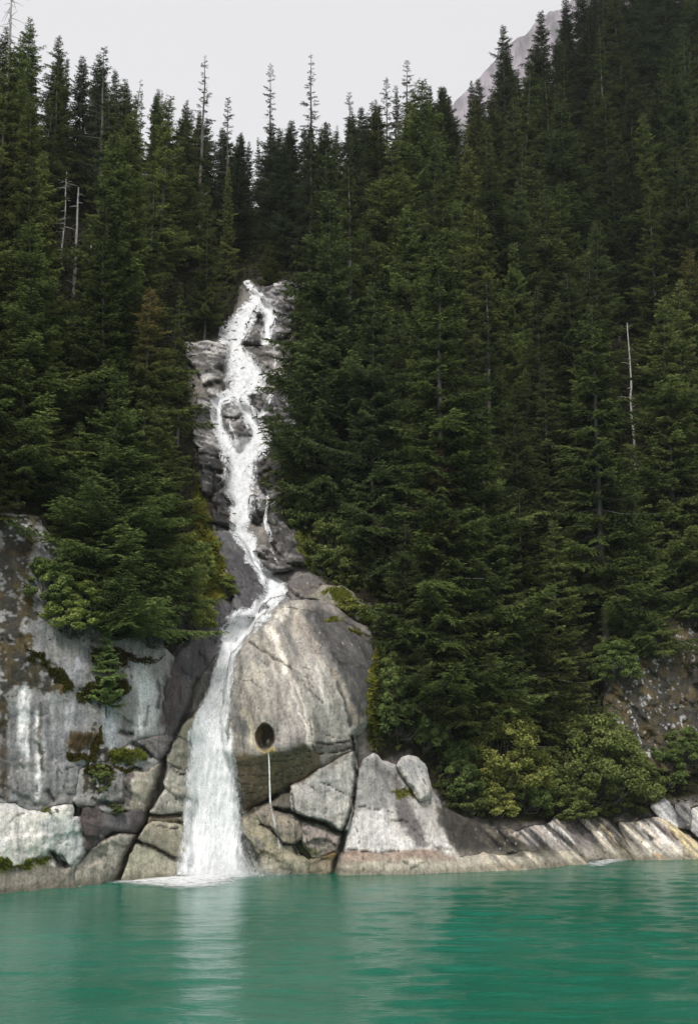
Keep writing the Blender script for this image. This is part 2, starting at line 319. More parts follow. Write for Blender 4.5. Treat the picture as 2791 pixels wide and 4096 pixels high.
LINES = [  # crop, polyline, width, colour, opacity
    ('D', [(680, 190), (560, 330), (600, 440), (690, 670), (740, 820), (800, 980), (860, 1110), (890, 1230)], 34, (.64, .60, .54), .85),
    ('D', [(760, 240), (840, 350), (900, 480)], 26, (.31, .275, .245), .6),
    ('D', [(600, 270), (690, 360), (760, 520)], 30, (.27, .26, .25), .55),
    ('D', [(1050, 660), (1130, 800), (1200, 960), (1230, 1060)], 24, (.37, .32, .27), .7),
    ('D', [(1090, 760), (1160, 940), (1200, 1090)], 12, (.12, .115, .105), .75),
    ('D', [(960, 700), (1010, 900), (1050, 1100), (1060, 1200)], 16, (.54, .51, .47), .5),
    ('D', [(1060, 800), (1100, 1000), (1120, 1180)], 18, (.33, .31, .28), .5),
    ('D', [(860, 560), (940, 700), (990, 900)], 16, (.30, .285, .27), .45),
    ('D', [(470, 1150), (470, 1250), (510, 1310), (590, 1300)], 12, (.46, .36, .17), .8),
    ('D', [(570, 1330), (580, 1420), (580, 1520)], 14, (.24, .20, .10), .5),
    ('L', [(200, 540), (190, 700), (195, 860), (210, 1000)], 60, WHITE, .75),
    ('L', [(300, 700), (330, 950), (300, 1200), (290, 1380)], 26, WHITE, .6),
    ('L', [(1100, 380), (1160, 520), (1200, 700), (1150, 820)], 90, (.62, .63, .63), .6),
    ('L', [(440, 420), (600, 420), (640, 300)], 60, (.36, .37, .39), .6),
    ('L', [(420, 600), (420, 900), (460, 1200)], 60, (.36, .365, .375), .6),
    ('L', [(560, 650), (560, 850)], 40, (.38, .39, .40), .6),
    ('L', [(1270, 480), (1280, 640)], 22, (.13, .12, .12), .6),
    ('L', [(380, 620), (390, 900), (400, 1150), (410, 1380)], 34, (.21, .21, .215), .7), ('L', [(500, 640), (490, 880), (500, 1080)], 26, (.24, .24, .25), .6),
    ('L', [(120, 700), (110, 1000), (120, 1300)], 40, (.20, .20, .20), .7), ('L', [(40, 900), (50, 1150), (40, 1380)], 34, (.15, .14, .13), .7), ('L', [(260, 620), (262, 900), (250, 1150)], 22, (.22, .22, .22), .7),
    ('L', [(120, 1560), (150, 1700), (160, 1850)], 14, (.42, .41, .40), .6), ('L', [(340, 1560), (350, 1700), (330, 1840)], 12, (.36, .36, .36), .6), ('L', [(0, 1640), (60, 1680), (50, 1860)], 10, (.45, .44, .42), .5), ('L', [(480, 1560), (500, 1700), (450, 1790)], 10, (.40, .36, .30), .6), ('L', [(600, 1600), (610, 1760)], 18, (.40, .42, .44), .6),
    ('L', [(330, 620), (320, 900), (330, 1150)], 20, (.10, .085, .07), .6), ('L', [(460, 700), (450, 950), (470, 1250)], 16, (.11, .095, .08), .5), ('L', [(1180, 640), (1170, 820)], 18, (.16, .15, .14), .6), ('L', [(20, 1000), (10, 1300)], 30, (.10, .075, .05), .6),
    ('L', [(620, 640), (640, 780)], 26, (.24, .25, .26), .6), ('L', [(880, 680), (870, 850), (900, 980)], 60, (.36, .38, .40), .7), ('L', [(150, 1240), (150, 1330)], 8, (.06, .05, .04), .8),
    ('L', [(260, -860), (230, -600), (60, -560)], 60, (.12, .09, .05), .7), ('L', [(60, -780), (180, -760)], 90, (.52, .54, .56), .8),
    ('D', [(520, 200), (500, 330), (560, 480)], 14, (.24, .23, .22), .6), ('D', [(820, 260), (900, 420), (960, 560)], 18, (.40, .36, .32), .5), ('D', [(900, 240), (980, 420), (1040, 560)], 14, (.21, .20, .20), .6),
    ('D', [(700, 700), (780, 900), (840, 1080)], 12, (.30, .28, .26), .5), ('D', [(640, 660), (740, 900), (790, 1060), (830, 1200)], 14, (.33, .31, .30), .5), ('D', [(920, 620), (980, 760), (1000, 900)], 10, (.56, .54, .50), .6),
    ('D', [(1120, 650), (1210, 800), (1290, 1000)], 22, (.10, .097, .095), .7), ('D', [(300, 640), (330, 800), (320, 900)], 16, (.25, .24, .22), .6), ('D', [(400, 620), (480, 700)], 30, (.46, .43, .37), .5),
    ('D', [(360, 1000), (420, 1120), (440, 1260)], 30, (.46, .42, .33), .6), ('D', [(640, 1330), (760, 1310)], 22, (.25, .20, .16), .6),
    ('R', [(420, 1590), (560, 1720), (640, 1820)], 14, (.60, .58, .55), .7),
    ('R', [(340, 1620), (450, 1720), (560, 1790)], 14, (.50, .48, .46), .6),
    ('R', [(660, 1530), (800, 1680), (920, 1790), (1060, 1860)], 14, (.58, .55, .49), .7),
    ('R', [(540, 1560), (660, 1690), (740, 1760)], 20, (.10, .09, .09), .7),
    ('R', [(860, 1600), (960, 1690), (1050, 1840)], 20, (.09, .082, .072), .8),
    ('R', [(820, 1600), (920, 1720), (1010, 1830)], 10, (.46, .40, .24), .7),
    ('R', [(1090, 1600), (1160, 1690), (1230, 1840)], 14, (.62, .60, .56), .8),
    ('R', [(1150, 1650), (1210, 1710)], 24, (.07, .065, .062), .7),
    ('R', [(1220, 1600), (1330, 1700), (1430, 1800)], 30, (.60, .57, .55), .7),
    ('R', [(1290, 1600), (1400, 1690), (1470, 1740)], 16, (.28, .22, .22), .6),
    ('R', [(1400, 1650), (1500, 1740), (1600, 1830)], 26, (.52, .45, .28), .7),
    ('R', [(-10, 1930), (330, 1935), (560, 1930)], 12, (.25, .16, .06), .55),
    ('R', [(1250, 1830), (1330, 1870)], 18, (.34, .20, .08), .6),
    ('R', [(1460, 1800), (1530, 1860)], 16, (.06, .05, .035), .8),
]
DEEP = [  # the open clefts
    ('L', [(1584, 440), (1540, 580), (1500, 690), (1440, 800), (1395, 890)], 22, .9), ('L', [(1395, 890), (1350, 1000), (1310, 1090)], 12, .9), ('L', [(1310, 1090), (1290, 1200), (1230, 1340), (1190, 1450)], 34, 1.1),
    ('L', [(1190, 1450), (1160, 1560), (1120, 1650), (1070, 1730)], 18, .9), ('L', [(1070, 1730), (1020, 1830), (980, 1920), (935, 2040)], 22, 1.0), ('L', [(1090, 1735), (1200, 1770), (1320, 1830), (1420, 1890)], 16, .8),
    ('L', [(1190, 1520), (1320, 1530), (1440, 1520)], 14, .7), ('L', [(1330, 1120), (1420, 1180), (1510, 1210)], 12, .5), ('L', [(410, 1820), (450, 1880), (520, 1930)], 24, .8), ('L', [(640, 1880), (700, 1810)], 14, .5), ('L', [(1060, 950), (1140, 1000), (1200, 1050)], 16, .5),
    ('L', [(800, 1420), (900, 1440), (970, 1420)], 26, .5), ('L', [(960, 860), (1060, 880)], 20, .4), ('L', [(1000, 1130), (1120, 1160)], 16, .4),
    ('D', [(1215, 1190), (1235, 1330), (1255, 1480), (1230, 1640), (1195, 1800), (1150, 1950)], 15, 1.1), ('D', [(1150, 1950), (1130, 2060), (1100, 2170), (1060, 2300)], 22, 1.1), ('D', [(600, 1770), (750, 1810), (880, 1860), (1000, 1890), (1090, 1950), (1140, 1960)], 20, .8),
    ('D', [(480, 1890), (560, 1910), (620, 1980), (660, 2050), (740, 2060), (770, 2150)], 9, .5), ('D', [(330, 1990), (400, 2080), (450, 2200), (460, 2290)], 26, .8), ('D', [(320, 1830), (430, 1780), (540, 1720), (620, 1660)], 18, .8), ('D', [(720, 1600), (735, 1700), (760, 1790)], 9, .4),
    ('C4', [(660, 420), (700, 330), (735, 260), (700, 150)], 12, .6), ('C3', [(620, 620), (750, 625)], 12, .6), ('C3', [(920, 620), (1060, 580)], 12, .5), ('C3', [(430, 950), (540, 920), (600, 1000)], 26, .6), ('C3', [(350, 1260), (460, 1300)], 22, .6), ('C3', [(540, 1490), (560, 1610)], 22, .7), ('C3', [(510, 1900), (640, 2000)], 40, .8), ('C3', [(790, 2000), (880, 1970)], 26, .7),
    ('C3', [(720, 1090), (800, 1180)], 26, .6), ('C3', [(830, 1640), (940, 1600)], 14, .4), ('C3', [(480, 1820), (500, 1640)], 12, .5), ('C3', [(810, 2250), (900, 2300), (1000, 2300)], 14, .5), ('C3', [(1000, 1360), (1040, 1400)], 14, .5)]
GROOVES = [  # crop, polyline, half width in photo pixels, depth in metres
    ('D', [(385, 430), (480, 485), (600, 570), (740, 650)], 6, .25), ('D', [(835, 800), (920, 850), (990, 930)], 5, .2),
    ('D', [(860, 770), (925, 812)], 4, .16), ('D', [(830, 640), (885, 662)], 4, .16), ('D', [(825, 712), (900, 745)], 4, .12), ('D', [(480, 570), (560, 640)], 3, .1),
    ('D', [(340, 740), (420, 745), (490, 800)], 4, .12), ('D', [(870, 1060), (890, 1170), (905, 1250), (930, 1325)], 5, .25),
    ('D', [(900, 1165), (1000, 1170), (1120, 1215)], 3, .12), ('D', [(930, 1240), (1050, 1255), (1210, 1230)], 7, .25), ('D', [(940, 1330), (1080, 1330), (1210, 1290)], 5, .2),
    ('D', [(950, 440), (1060, 500), (1200, 560)], 4, .16), ('D', [(900, 350), (1000, 360)], 3, .1), ('D', [(1060, 700), (1110, 690)], 4, .14), ('D', [(980, 260), (1160, 270), (1300, 350)], 4, .15),
    ('D', [(620, 160), (740, 160), (950, 200)], 4, .14), ('D', [(1100, 620), (1230, 620), (1330, 660)], 4, .15),
    ('D', [(310, 1410), (420, 1425), (560, 1400), (760, 1380), (900, 1350)], 3, .09), ('D', [(330, 1500), (470, 1520), (640, 1480), (900, 1400)], 3, .09),
    ('D', [(330, 1570), (470, 1580), (600, 1560), (850, 1470)], 3, .09), ('D', [(340, 1640), (460, 1640), (560, 1610), (700, 1570)], 3, .09), ('D', [(340, 1720), (430, 1720), (540, 1660)], 3, .09),
    ('D', [(600, 1350), (740, 1340), (880, 1300)], 3, .12), ('D', [(995, 1650), (1000, 1870)], 4, .2), ('D', [(830, 1555), (970, 1650)], 4, .14),
    ('D', [(970, 1560), (1050, 1590), (1090, 1620), (1220, 1680)], 4, .16), ('D', [(830, 1960), (870, 2040)], 4, .14), ('D', [(1010, 1940), (1010, 2040)], 4, .15),
    ('D', [(1210, 1760), (1320, 1750), (1450, 1790), (1584, 1800)], 4, .16), ('D', [(1130, 2100), (1280, 2110), (1400, 2115), (1584, 2100)], 6, .22),
    ('D', [(1290, 2110), (1310, 2180), (1310, 2290)], 4, .18), ('D', [(1230, 1870), (1270, 2000), (1270, 2080)], 3, .1), ('D', [(550, 2150), (540, 2220)], 4, .15),
    ('D', [(700, 1870), (770, 1960), (780, 2060)], 4, .15), ('D', [(540, 2100), (620, 2090)], 3, .1),
    ('L', [(180, 100), (240, 220), (350, 270), (450, 330), (560, 430)], 9, .3), ('L', [(480, 1190), (560, 1140), (640, 1120)], 4, .16), ('L', [(0, 1370), (60, 1420), (130, 1420)], 6, .25),
    ('L', [(380, 1330), (430, 1410)], 14, .3), ('L', [(60, 1590), (120, 1530), (200, 1500)], 5, .15), ('L', [(480, 1750), (540, 1760)], 4, .12), ('L', [(410, 1830), (480, 1930)], 14, .5), ('L', [(490, 1840), (545, 1920)], 10, .4),
    ('L', [(290, 1280), (300, 1380)], 4, .12), ('L', [(840, 1890), (900, 1970), (980, 1960)], 3, .1), ('L', [(960, 1780), (1040, 1760)], 3, .12), ('L', [(500, 1300), (600, 1300)], 3, .1), ('L', [(480, 1350), (600, 1360)], 3, .1),
    ('L', [(1250, 1460), (1350, 1420), (1470, 1370)], 4, .2), ('L', [(1380, 1420), (1460, 1460)], 3, .15), ('L', [(1330, 1110), (1500, 1150)], 5, .2), ('L', [(1180, 1580), (1420, 1640)], 5, .2),
    ('R', [(150, 1960), (200, 1900), (270, 1850), (390, 1810)], 4, .16), ('R', [(130, 1700), (200, 1640)], 4, .12),
    ('C4', [(440, 330), (440, 480), (400, 620)], 4, .14), ('C4', [(420, 60), (520, 160), (560, 230)], 3, .1), ('C4', [(580, 140), (680, 200), (720, 250)], 4, .14), ('C4', [(1100, 590), (1060, 650)], 3, .1),
    ('C3', [(460, 720), (560, 700)], 3, .12), ('C3', [(300, 660), (440, 690), (590, 700)], 3, .14), ('C3', [(400, 800), (520, 850)], 3, .12), ('C3', [(750, 1010), (830, 1060), (880, 1080)], 5, .2),
    ('C3', [(880, 520), (1080, 470)], 3, .12), ('C3', [(900, 320), (1060, 350)], 3, .12), ('C3', [(600, 1210), (660, 1230)], 5, .2), ('C3', [(870, 1240), (1000, 1180), (1100, 1190)], 4, .15), ('C3', [(880, 1300), (1000, 1330)], 3, .12),
    ('C3', [(520, 1560), (600, 1580)], 4, .2), ('C3', [(500, 1750), (640, 1860)], 5, .25), ('C3', [(430, 1640), (520, 1640)], 3, .14),
]
FILLS = [(px(c, p), k, o, s) for c, p, k, o, s in FILLS]
LINES = [(px(c, p), w * (1.7 if c == 'D' else 1.25) / CROPS[c][2], k, min(1, o * 1.25)) for c, p, w, k, o in LINES]
GROOVES = [(px(c, p), w / CROPS[c][2] / 1.3, d) for c, p, w, d in GROOVES + DEEP]
MOSSY = [(px('L', [(-60, -900), (270, -900), (330, -200), (330, 60), (300, 230), (520, 330), (590, 460), (560, 580), (400, 600), (300, 540), (150, 560), (140, 700), (60, 950), (-60, 1000)]), .78),
         (px('L', [(600, 600), (700, 400), (1050, 300), (1140, 330), (1080, 560), (900, 640), (780, 760), (700, 660)]), .55),
         (px('L', [(640, 800), (840, 760), (840, 960), (1000, 940), (1300, 860), (1330, 900), (1180, 1010), (1200, 1180), (1000, 1200), (980, 1380), (860, 1500), (640, 1440), (600, 1300), (640, 1130), (540, 1060), (540, 980)]), .6),
         (px('L', [(-60, 950), (60, 900), (100, 1250), (0, 1420), (-60, 1420)]), .4),
         (px('L', [(280, 1000), (420, 1000), (440, 1400), (300, 1560), (260, 1480)]), .36),
         (px('C6', [(1100, 200), (1330, 120), (1450, -60), (1720, -60), (1720, 800), (1250, 800), (1120, 560)]), .84),
         (px('C6', [(310, 660), (440, 720), (460, 830), (380, 800)]), .5),
         (px('D', [(1100, 170), (1200, 240), (1330, 310), (1420, 480), (1380, 520), (1300, 360), (1150, 280)]), .42)]

DOME_PX = px('D', [(490, 240), (700, 110), (990, 100), (1200, 220), (1440, 460), (1390, 760), (1340, 1100), (1230, 1240), (900, 1300), (200, 1350), (190, 900), (270, 520), (440, 350)])
DOME_C = px('D', [(640, 180), (580, 330), (610, 450), (690, 670), (745, 820), (805, 980), (870, 1110), (900, 1250), (910, 1500)])
def geology(P, base, seed, wet=0.0, moss=0.0, black=0.0):
    """albedo (rgb) and wetness (a) for rock points P"""
    uv = project(P); n = len(P)
    big = fbm(P, .22, 4, seed=seed); mid = fbm(P, .9, 4, seed=seed + 1)
    st = fbm(P * np.array([1, .5, .22]), 1.3, 4, seed=seed + 2)
    c = np.array(base)[None] * (1 + .35 * big + .22 * mid + .28 * st)[:, None]
    c = c * (1 + np.stack([mid * .05, mid * 0, -mid * .07], 1))
    if black:
        k = sstep(-.12, .22, fbm(P * np.array([.8, .5, 1.3]), .55, 5, .6, seed=seed + 3)); c = c * (1 + black * (k * 2.2 - 1.25))[:, None].clip(.18, 2.2)
    wob = np.stack([fbm(P, .8, 3, seed=11), fbm(P, .8, 3, seed=12)], 1)
    q0 = uv + wob * 34; q = q0
    for poly, k, o, s in FILLS:
        q = uv + wob * 3 if s < 10 else q0
        lo, hi = poly.min(0) - s * 2, poly.max(0) + s * 2
        m = ((q > lo) & (q < hi)).all(1)
        if not m.any(): continue
        qq = q[m]; d = seg_dist(qq, poly, True); d[~inside(qq, poly)] *= -1
        a = (sstep(-s * .5, s * .5, d) * o)[:, None]
        var = (1 + .3 * mid[m] + .22 * st[m])[:, None]
        c[m] = c[m] * (1 - a) + np.array(k) * var * a
    q = uv + wob * 22
    for line, w, k, o in LINES:
        lo, hi = line.min(0) - w * 2, line.max(0) + w * 2
        m = ((q > lo) & (q < hi)).all(1)
        if not m.any(): continue
        d = seg_dist(q[m], line); a = (sstep(w, w * .2, d) * o * np.clip(1 + 1.1 * st[m] + .6 * mid[m], 0, 1.3))[:, None]; a = np.clip(a, 0, 1)
        c[m] = c[m] * (1 - a) + np.array(k) * a
    # slanting mineral bands of the shore slabs
    sm = sstep(1890, 1990, uv[:, 0]) * sstep(3190, 3240, uv[:, 1])
    if sm.any():
        dg = np.stack([(uv[:, 0] * .70 - uv[:, 1] * .72) / 26, (uv[:, 0] * .72 + uv[:, 1] * .70) / 420, np.full(n, 3.3)], 1)
        bd = fbm(dg, 1.0, 4, .6, seed=71) + .35 * fbm(dg, 3.0, 3, .6, seed=72)
        k = np.clip(1 + 2.6 * bd, .22, 2.3); tint = np.stack([k, k * (1 - .04 * np.clip(k - 1, 0, 1)), k * (1 - .14 * np.clip(k - 1, 0, 1))], 1)
        c = c * (1 + (tint - 1) * sm[:, None])
    # long streaks sweeping down the dome
    dm = inside(uv, DOME_PX)
    if dm.any():
        cu = np.interp(uv[:, 1], DOME_C[:, 1], DOME_C[:, 0]); wv_ = np.interp(uv[:, 1], [2400, 2700, 3000], [150, 260, 300])
        dg = np.stack([(uv[:, 0] - cu) / wv_ * 7 + .25 * wob[:, 0], uv[:, 1] / 420, np.full(n, 7.7)], 1)
        bd = fbm(dg, 1.0, 4, .55, seed=73) + .3 * fbm(dg * np.array([3.2, 2.0, 1]), 1.0, 3, .6, seed=74)
        k = np.clip(1 + .75 * bd, .6, 1.45)[:, None] * np.array([1.0, .99, .975]) ** np.clip(bd * 2, -1, 1)[:, None]
        c = np.where((dm & (uv[:, 1] < 3020))[:, None], c * k, c)
    c = .31 * (np.clip(c, .02, .9) / .31) ** 1.25
    # dark lichen and brown moss patches with hard edges
    fine = fbm(P * np.array([1, 1, .75]), 1.7, 5, .62, seed=21); fine2 = fbm(P, 3.4, 4, .6, seed=23)
    dens = np.full(n, .03 + moss)
    for poly, k in MOSSY:
        d = seg_dist(uv + wob * 40, poly, True); ins = inside(uv + wob * 40, poly); d[~ins] *= -1
        dens = np.maximum(dens, k * sstep(-10, 45, d))
    th = .46 - dens * .80
    a = (sstep(th - .03, th + .05, fine * .75 + fine2 * .35) * .95)[:, None]
    br = sstep(-.25, .35, fbm(P, .7, 3, seed=25))[:, None]
    mc = np.array((.040, .036, .028)) * (1 - br) + np.array((.088, .062, .018)) * br
    mc = mc * (1 + .5 * fine2[:, None])
    c = c * (1 - a) + mc * a
    # pale lichen flecks
    fl = fbm(P, 5.0, 3, .6, seed=31)
    a = (sstep(.42, .55, fl) * .55)[:, None]; c = c * (1 - a) + np.array((.55, .55, .54)) * a
    # crack dirt
    for line, w, dep in GROOVES:
        lo, hi = line.min(0) - 40, line.max(0) + 40
        m = ((uv > lo) & (uv < hi)).all(1)
        if not m.any(): continue
        d = seg_dist(uv[m] + wob[m] * 14, line); a = (sstep(w * 2.0, w * .5, d) * .8)[:, None]
        c[m] = c[m] * (1 - a) + np.array((.035, .031, .025)) * a
    # tide band
    z = P[:, 2] + .35 * mid
    a = (sstep(1.5, .5, z) * .55)[:, None]; c = c * (1 - a) + np.array((.36, .335, .27)) * a
    a = (sstep(.55, .12, z + .3 * fine) * .6)[:, None]; c = c * (1 - a) + np.array((.13, .115, .08)) * a
    wv = np.full(n, wet); wv = np.maximum(wv, sstep(.7, .2, z) * .9)
    wv = np.maximum(wv, sstep(.2, .12, c.mean(1)) * .55)
    return np.concatenate([np.clip(c, .010, .9), wv[:, None]], 1)

def groove_depth(P, uv):
    dy = np.zeros(len(P)); wob = np.stack([fbm(P, .8, 3, seed=11), fbm(P, .8, 3, seed=12)], 1) * 14
    for line, w, dep in GROOVES:
        lo, hi = line.min(0) - 45, line.max(0) + 45
        m = ((uv > lo) & (uv < hi)).all(1)
        if m.any():
            d = seg_dist(uv[m] + wob[m], line); dy[m] = np.maximum(dy[m], dep * sstep(w * 2.0, 0, d))
    return dy

BV_V, BV_F, bv_n = [], [], 0
def bvh_add(V, F):
    global bv_n
    BV_V.append(V); BV_F.append(np.asarray(F) + bv_n); bv_n += len(V)

# ------------------------------------------------------------------ hillside (the slope that everything stands on)
ROCKZONE = px('V', [(-60, 1150), (100, 1170), (130, 1300), (80, 1380), (110, 1480), (380, 1500), (440, 1430), (500, 1370), (540, 1350), (510, 1250), (465, 1170), (440, 1000), (420, 780), (500, 760), (530, 710), (550, 640), (600, 625), (660, 640), (675, 760), (655, 830), (665, 920), (680, 1000), (650, 1020), (650, 1120), (690, 1180), (710, 1280), (750, 1340), (840, 1370), (860, 1480), (840, 1560), (845, 1700), (860, 1730), (930, 1700), (990, 1800), (1040, 1850), (1250, 1870), (1600, 1800), (2100, 1780), (2100, 2500), (-500, 2500), (-500, 1150)])
def build_hillside():
    xs = np.concatenate([np.arange(-95, -30, 1.6), np.arange(-30, -14, .45), np.arange(-14, 8, .22), np.arange(8, 34, .5), np.arange(34, 130, 1.6)])
    zs_n = np.concatenate([np.linspace(0, 27, 110, endpoint=False), np.linspace(27, 62, 130, endpoint=False)])
    rows = []
    nz2 = 70
    X = []; Z = []
    for x in xs:
        cz = crest_z(x) + 4
        z = np.concatenate([[-4, -2], zs_n * min(1, cz / 75.), np.linspace(62 * min(1, cz / 75.), cz, nz2)])
        X.append(np.full(len(z), x)); Z.append(z)
    X = np.array(X); Z = np.array(Z); Y = Fd(X.ravel(), Z.ravel()).reshape(X.shape)
    # a plateau behind the crest
    for k, dy in enumerate((6, 25, 120)):
        X = np.concatenate([X, X[:, -1:]], 1); Y = np.concatenate([Y, Y[:, -1:] + (dy if k else 6)], 1); Z = np.concatenate([Z, Z[:, -1:] + (.6, .3, -25)[k]], 1)
    P = np.stack([X, Y, Z], 2).reshape(-1, 3)
    uv = project(P)
    rz = inside(uv, ROCKZONE).astype(float)
    d = seg_dist(uv, ROCKZONE, True); rz = np.where(inside(uv, ROCKZONE), sstep(-30, 40, d), sstep(30, -40, d) * 0)
    rough = fbm(P, .35, 5, seed=41); rid = fbm(P, .6, 5, seed=42, ridged=True)
    P[:, 1] += rough * .7 * (1 - rz) + rz * ((rid - .3) * -.9 + .3)
    colr = geology(P, (.23, .215, .20), 5, wet=.3)
    soil = np.array((.020, .017, .010))[None] * (1 + .8 * fbm(P, 1.2, 4, seed=44))[:, None] + np.array((.010, .014, .0))[None] * sstep(0, .4, fbm(P, .5, 3, seed=45))[:, None]
    colr[:, :3] = colr[:, :3] * rz[:, None] + soil * (1 - rz[:, None]); colr[:, 3] *= rz
    ni, nj = X.shape
    idx = np.arange(ni * nj).reshape(ni, nj)
    F = np.stack([idx[:-1, :-1], idx[1:, :-1], idx[1:, 1:], idx[:-1, 1:]], 2).reshape(-1, 4)
    o = obj('hillside', mesh_np('hillside', P, F, ROCK, np.clip(colr, .004, 1)))
    tag(o, kind='structure'); bvh_add(P, F)
    return o
build_hillside()

# ------------------------------------------------------------------ rocks: every block, slab and boulder a solid of its own
def rock(name, label, cat, crop, pts, base, out=.8, bevel=.55, back=.9, bulge=.3, seed=0, rough=.14, facet=.0, shape=None, res=.12, wet=0., moss=0., hole=None, group=None, refine=None, strata=0., grow=.13, black=0.):
    poly = px(crop, pts)
    W = on_slope(poly, out)
    Q = W[:, [0, 2]]
    # outline, broken up
    B = []
    n = len(Q)
    for i in range(n):
        a, b = Q[i], Q[(i + 1) % n]; k = max(1, int(np.hypot(*(b - a)) / res))
        for j in range(k): B.append(a + (b - a) * j / k)
    B = np.array(B)
    c3 = np.concatenate([B, np.zeros((len(B), 1))], 1)
    tgB = np.roll(B, -1, 0) - np.roll(B, 1, 0); nB = np.stack([tgB[:, 1], -tgB[:, 0]], 1); nB /= np.linalg.norm(nB, axis=1)[:, None] + 1e-9
    if ((B[:, 0] * np.roll(B[:, 1], -1)) - (np.roll(B[:, 0], -1) * B[:, 1])).sum() < 0: nB = -nB
    B = B + nB * grow
    B = B + np.stack([fbm(c3, .7, 5, seed=51), fbm(c3, .7, 5, seed=52)], 1) * .30
    bevel *= .40; back *= .42; bulge *= .6; facet *= 1.7
    lo, hi = B.min(0), B.max(0)
    gx, gz = np.meshgrid(np.arange(lo[0], hi[0], res), np.arange(lo[1], hi[1], res * .9))
    gx = gx + (np.arange(gx.shape[0]) % 2)[:, None] * res * .5
    G = np.stack([gx.ravel(), gz.ravel()], 1) + RNG.uniform(-.2, .2, (gx.size, 2)) * res
    G = G[inside(G, B)]
    dG = seg_dist(G, B, True); G = G[dG > res * .55]; dG = dG[dG > res * .55]
    if refine is not None:
        gu, gv = np.meshgrid(np.linspace(-62, 62, 48), np.linspace(-82, 82, 62)); rp = np.stack([gu.ravel() + refine[0], gv.ravel() + refine[1]], 1)
        rp = rp[np.hypot((rp[:, 0] - refine[0]) / 60, (rp[:, 1] - refine[1]) / 80) < 1]; rw = on_slope(rp, out + 2.9)[:, [0, 2]]
        c_, e_ = rw.mean(0), np.ptp(rw, axis=0) / 2; G = G[np.hypot((G[:, 0] - c_[0]) / e_[0], (G[:, 1] - c_[1]) / e_[1]) > 1]; G = np.concatenate([G, rw])
    allp = np.concatenate([B, G]); nb = len(B)
    r = geometry.delaunay_2d_cdt([Vector((float(a), float(b))) for a, b in allp], [(i, (i + 1) % nb) for i in range(nb)], [], 1, 1e-5)
    V2 = np.array([(v.x, v.y) for v in r[0]]); F = np.array(r[2], int)
    d = seg_dist(V2, B, True)
    P = np.stack([V2[:, 0], Fd(V2[:, 0], V2[:, 1]) - out, V2[:, 1]], 1)
    uv = project(P)
    bw = bevel * np.clip(.75 + 1.5 * fbm(P, .8, 3, seed=53), .15, 2.2)
    b = np.clip(d / bw, 0, 1); dm = max(d.max(), .3)
    y = P[:, 1] + back * (1 - b) ** 1.4 - bulge * (1 - (1 - np.clip(d / dm, 0, 1)) ** 2)
    if shape: y = y + shape(P, uv)
    P[:, 1] = y
    S = P + seed * 3.7
    y = y + fbm(S, .45, 5, .5, seed=61) * rough * 2.2 + fbm(S, 2.2, 4, .55, seed=62) * rough * .5
    if facet:
        rr = np.random.default_rng(900 + seed); wq = P[:, [0, 2]] + np.stack([fbm(S, 1.1, 3, seed=66), fbm(S, 1.1, 3, seed=67)], 1) * .35
        ang = rr.uniform(-.9, -.2); ca, sa = math.cos(ang), math.sin(ang); wq = np.stack([(ca * wq[:, 0] + sa * wq[:, 1]) * .55, -sa * wq[:, 0] + ca * wq[:, 1]], 1)
        lo2, hi2 = wq.min(0), wq.max(0)
        for cell, am in ((1.5, 1.0), (.55, .42)):
            K = int(np.prod((hi2 - lo2) / cell)) + 3; sd = rr.uniform(lo2, hi2, (K, 2)); best = np.full(len(wq), 1e9); bi = np.zeros(len(wq), int)
            for k2 in range(K):
                dd = (wq[:, 0] - sd[k2, 0]) ** 2 + (wq[:, 1] - sd[k2, 1]) ** 2; m2 = dd < best; best[m2] = dd[m2]; bi[m2] = k2
            of = rr.uniform(-.5, .5, K); tl = rr.normal(0, .42, (K, 2))
            y = y + facet * am * (of[bi] + ((wq - sd[bi]) * tl[bi]).sum(1) / cell * 1.2)
    if strata:
        s = P[:, 2] * .95 + P[:, 0] * -.18 + .5 * fbm(S, .4, 3, seed=64)
        w = (s * 1.7 + .5 * fbm(S, .9, 3, seed=65)) % 1
        y = y + strata * np.where(w < .8, w * .5, (1 - w) * 2 - .0)
    sm = sstep(1890, 1990, uv[:, 0]) * sstep(3190, 3240, uv[:, 1])
    if sm.any():
        dg = np.stack([(uv[:, 0] * .70 - uv[:, 1] * .72) / 26, (uv[:, 0] * .72 + uv[:, 1] * .70) / 420, np.full(len(P), 3.3)], 1)
        y = y - .38 * sm * (fbm(dg, .6, 4, .55, seed=71))
    y = y + groove_depth(P, uv)
    P[:, 1] = y
    col4 = geology(P, base, seed, wet, moss, black)
    # the sides go back into the slope
    nv = len(P)
    e = {}
    for a, b_, c in F:
        for u, v in ((a, b_), (b_, c), (c, a)):
            if (v, u) in e: del e[(v, u)]
            else: e[(u, v)] = 1
    ring = {}
    SV, SF = [], []
    cen = P.mean(0)
    for (u, v) in e:
        for w in (u, v):
            if w not in ring:
                ring[w] = nv + len(SV); SV.append(P[w].copy()); q = P[w].copy(); q[1] += 2.2 + out; q[[0, 2]] += (cen - q)[[0, 2]] * .03; SV.append(q)
        SF.append((ring[v], ring[u], ring[u] + 1)); SF.append((ring[v], ring[u] + 1, ring[v] + 1))
    SV = np.array(SV); c2 = np.array([[.06, .055, .048, .2]] * len(SV))
    P = np.concatenate([P, SV]); F = np.concatenate([F, np.array(SF)]); col4 = np.concatenate([col4, c2])
    # outward = towards the camera side
    t = F[:200]; nrm = np.cross(P[t[:, 1]] - P[t[:, 0]], P[t[:, 2]] - P[t[:, 0]])
    if nrm[:, 1].mean() > 0: F = F[:, ::-1]
    o = obj(name, mesh_np(name, P, F, ROCK, col4)); tag(o, label, cat, group)
    bvh_add(P, F)
    return o

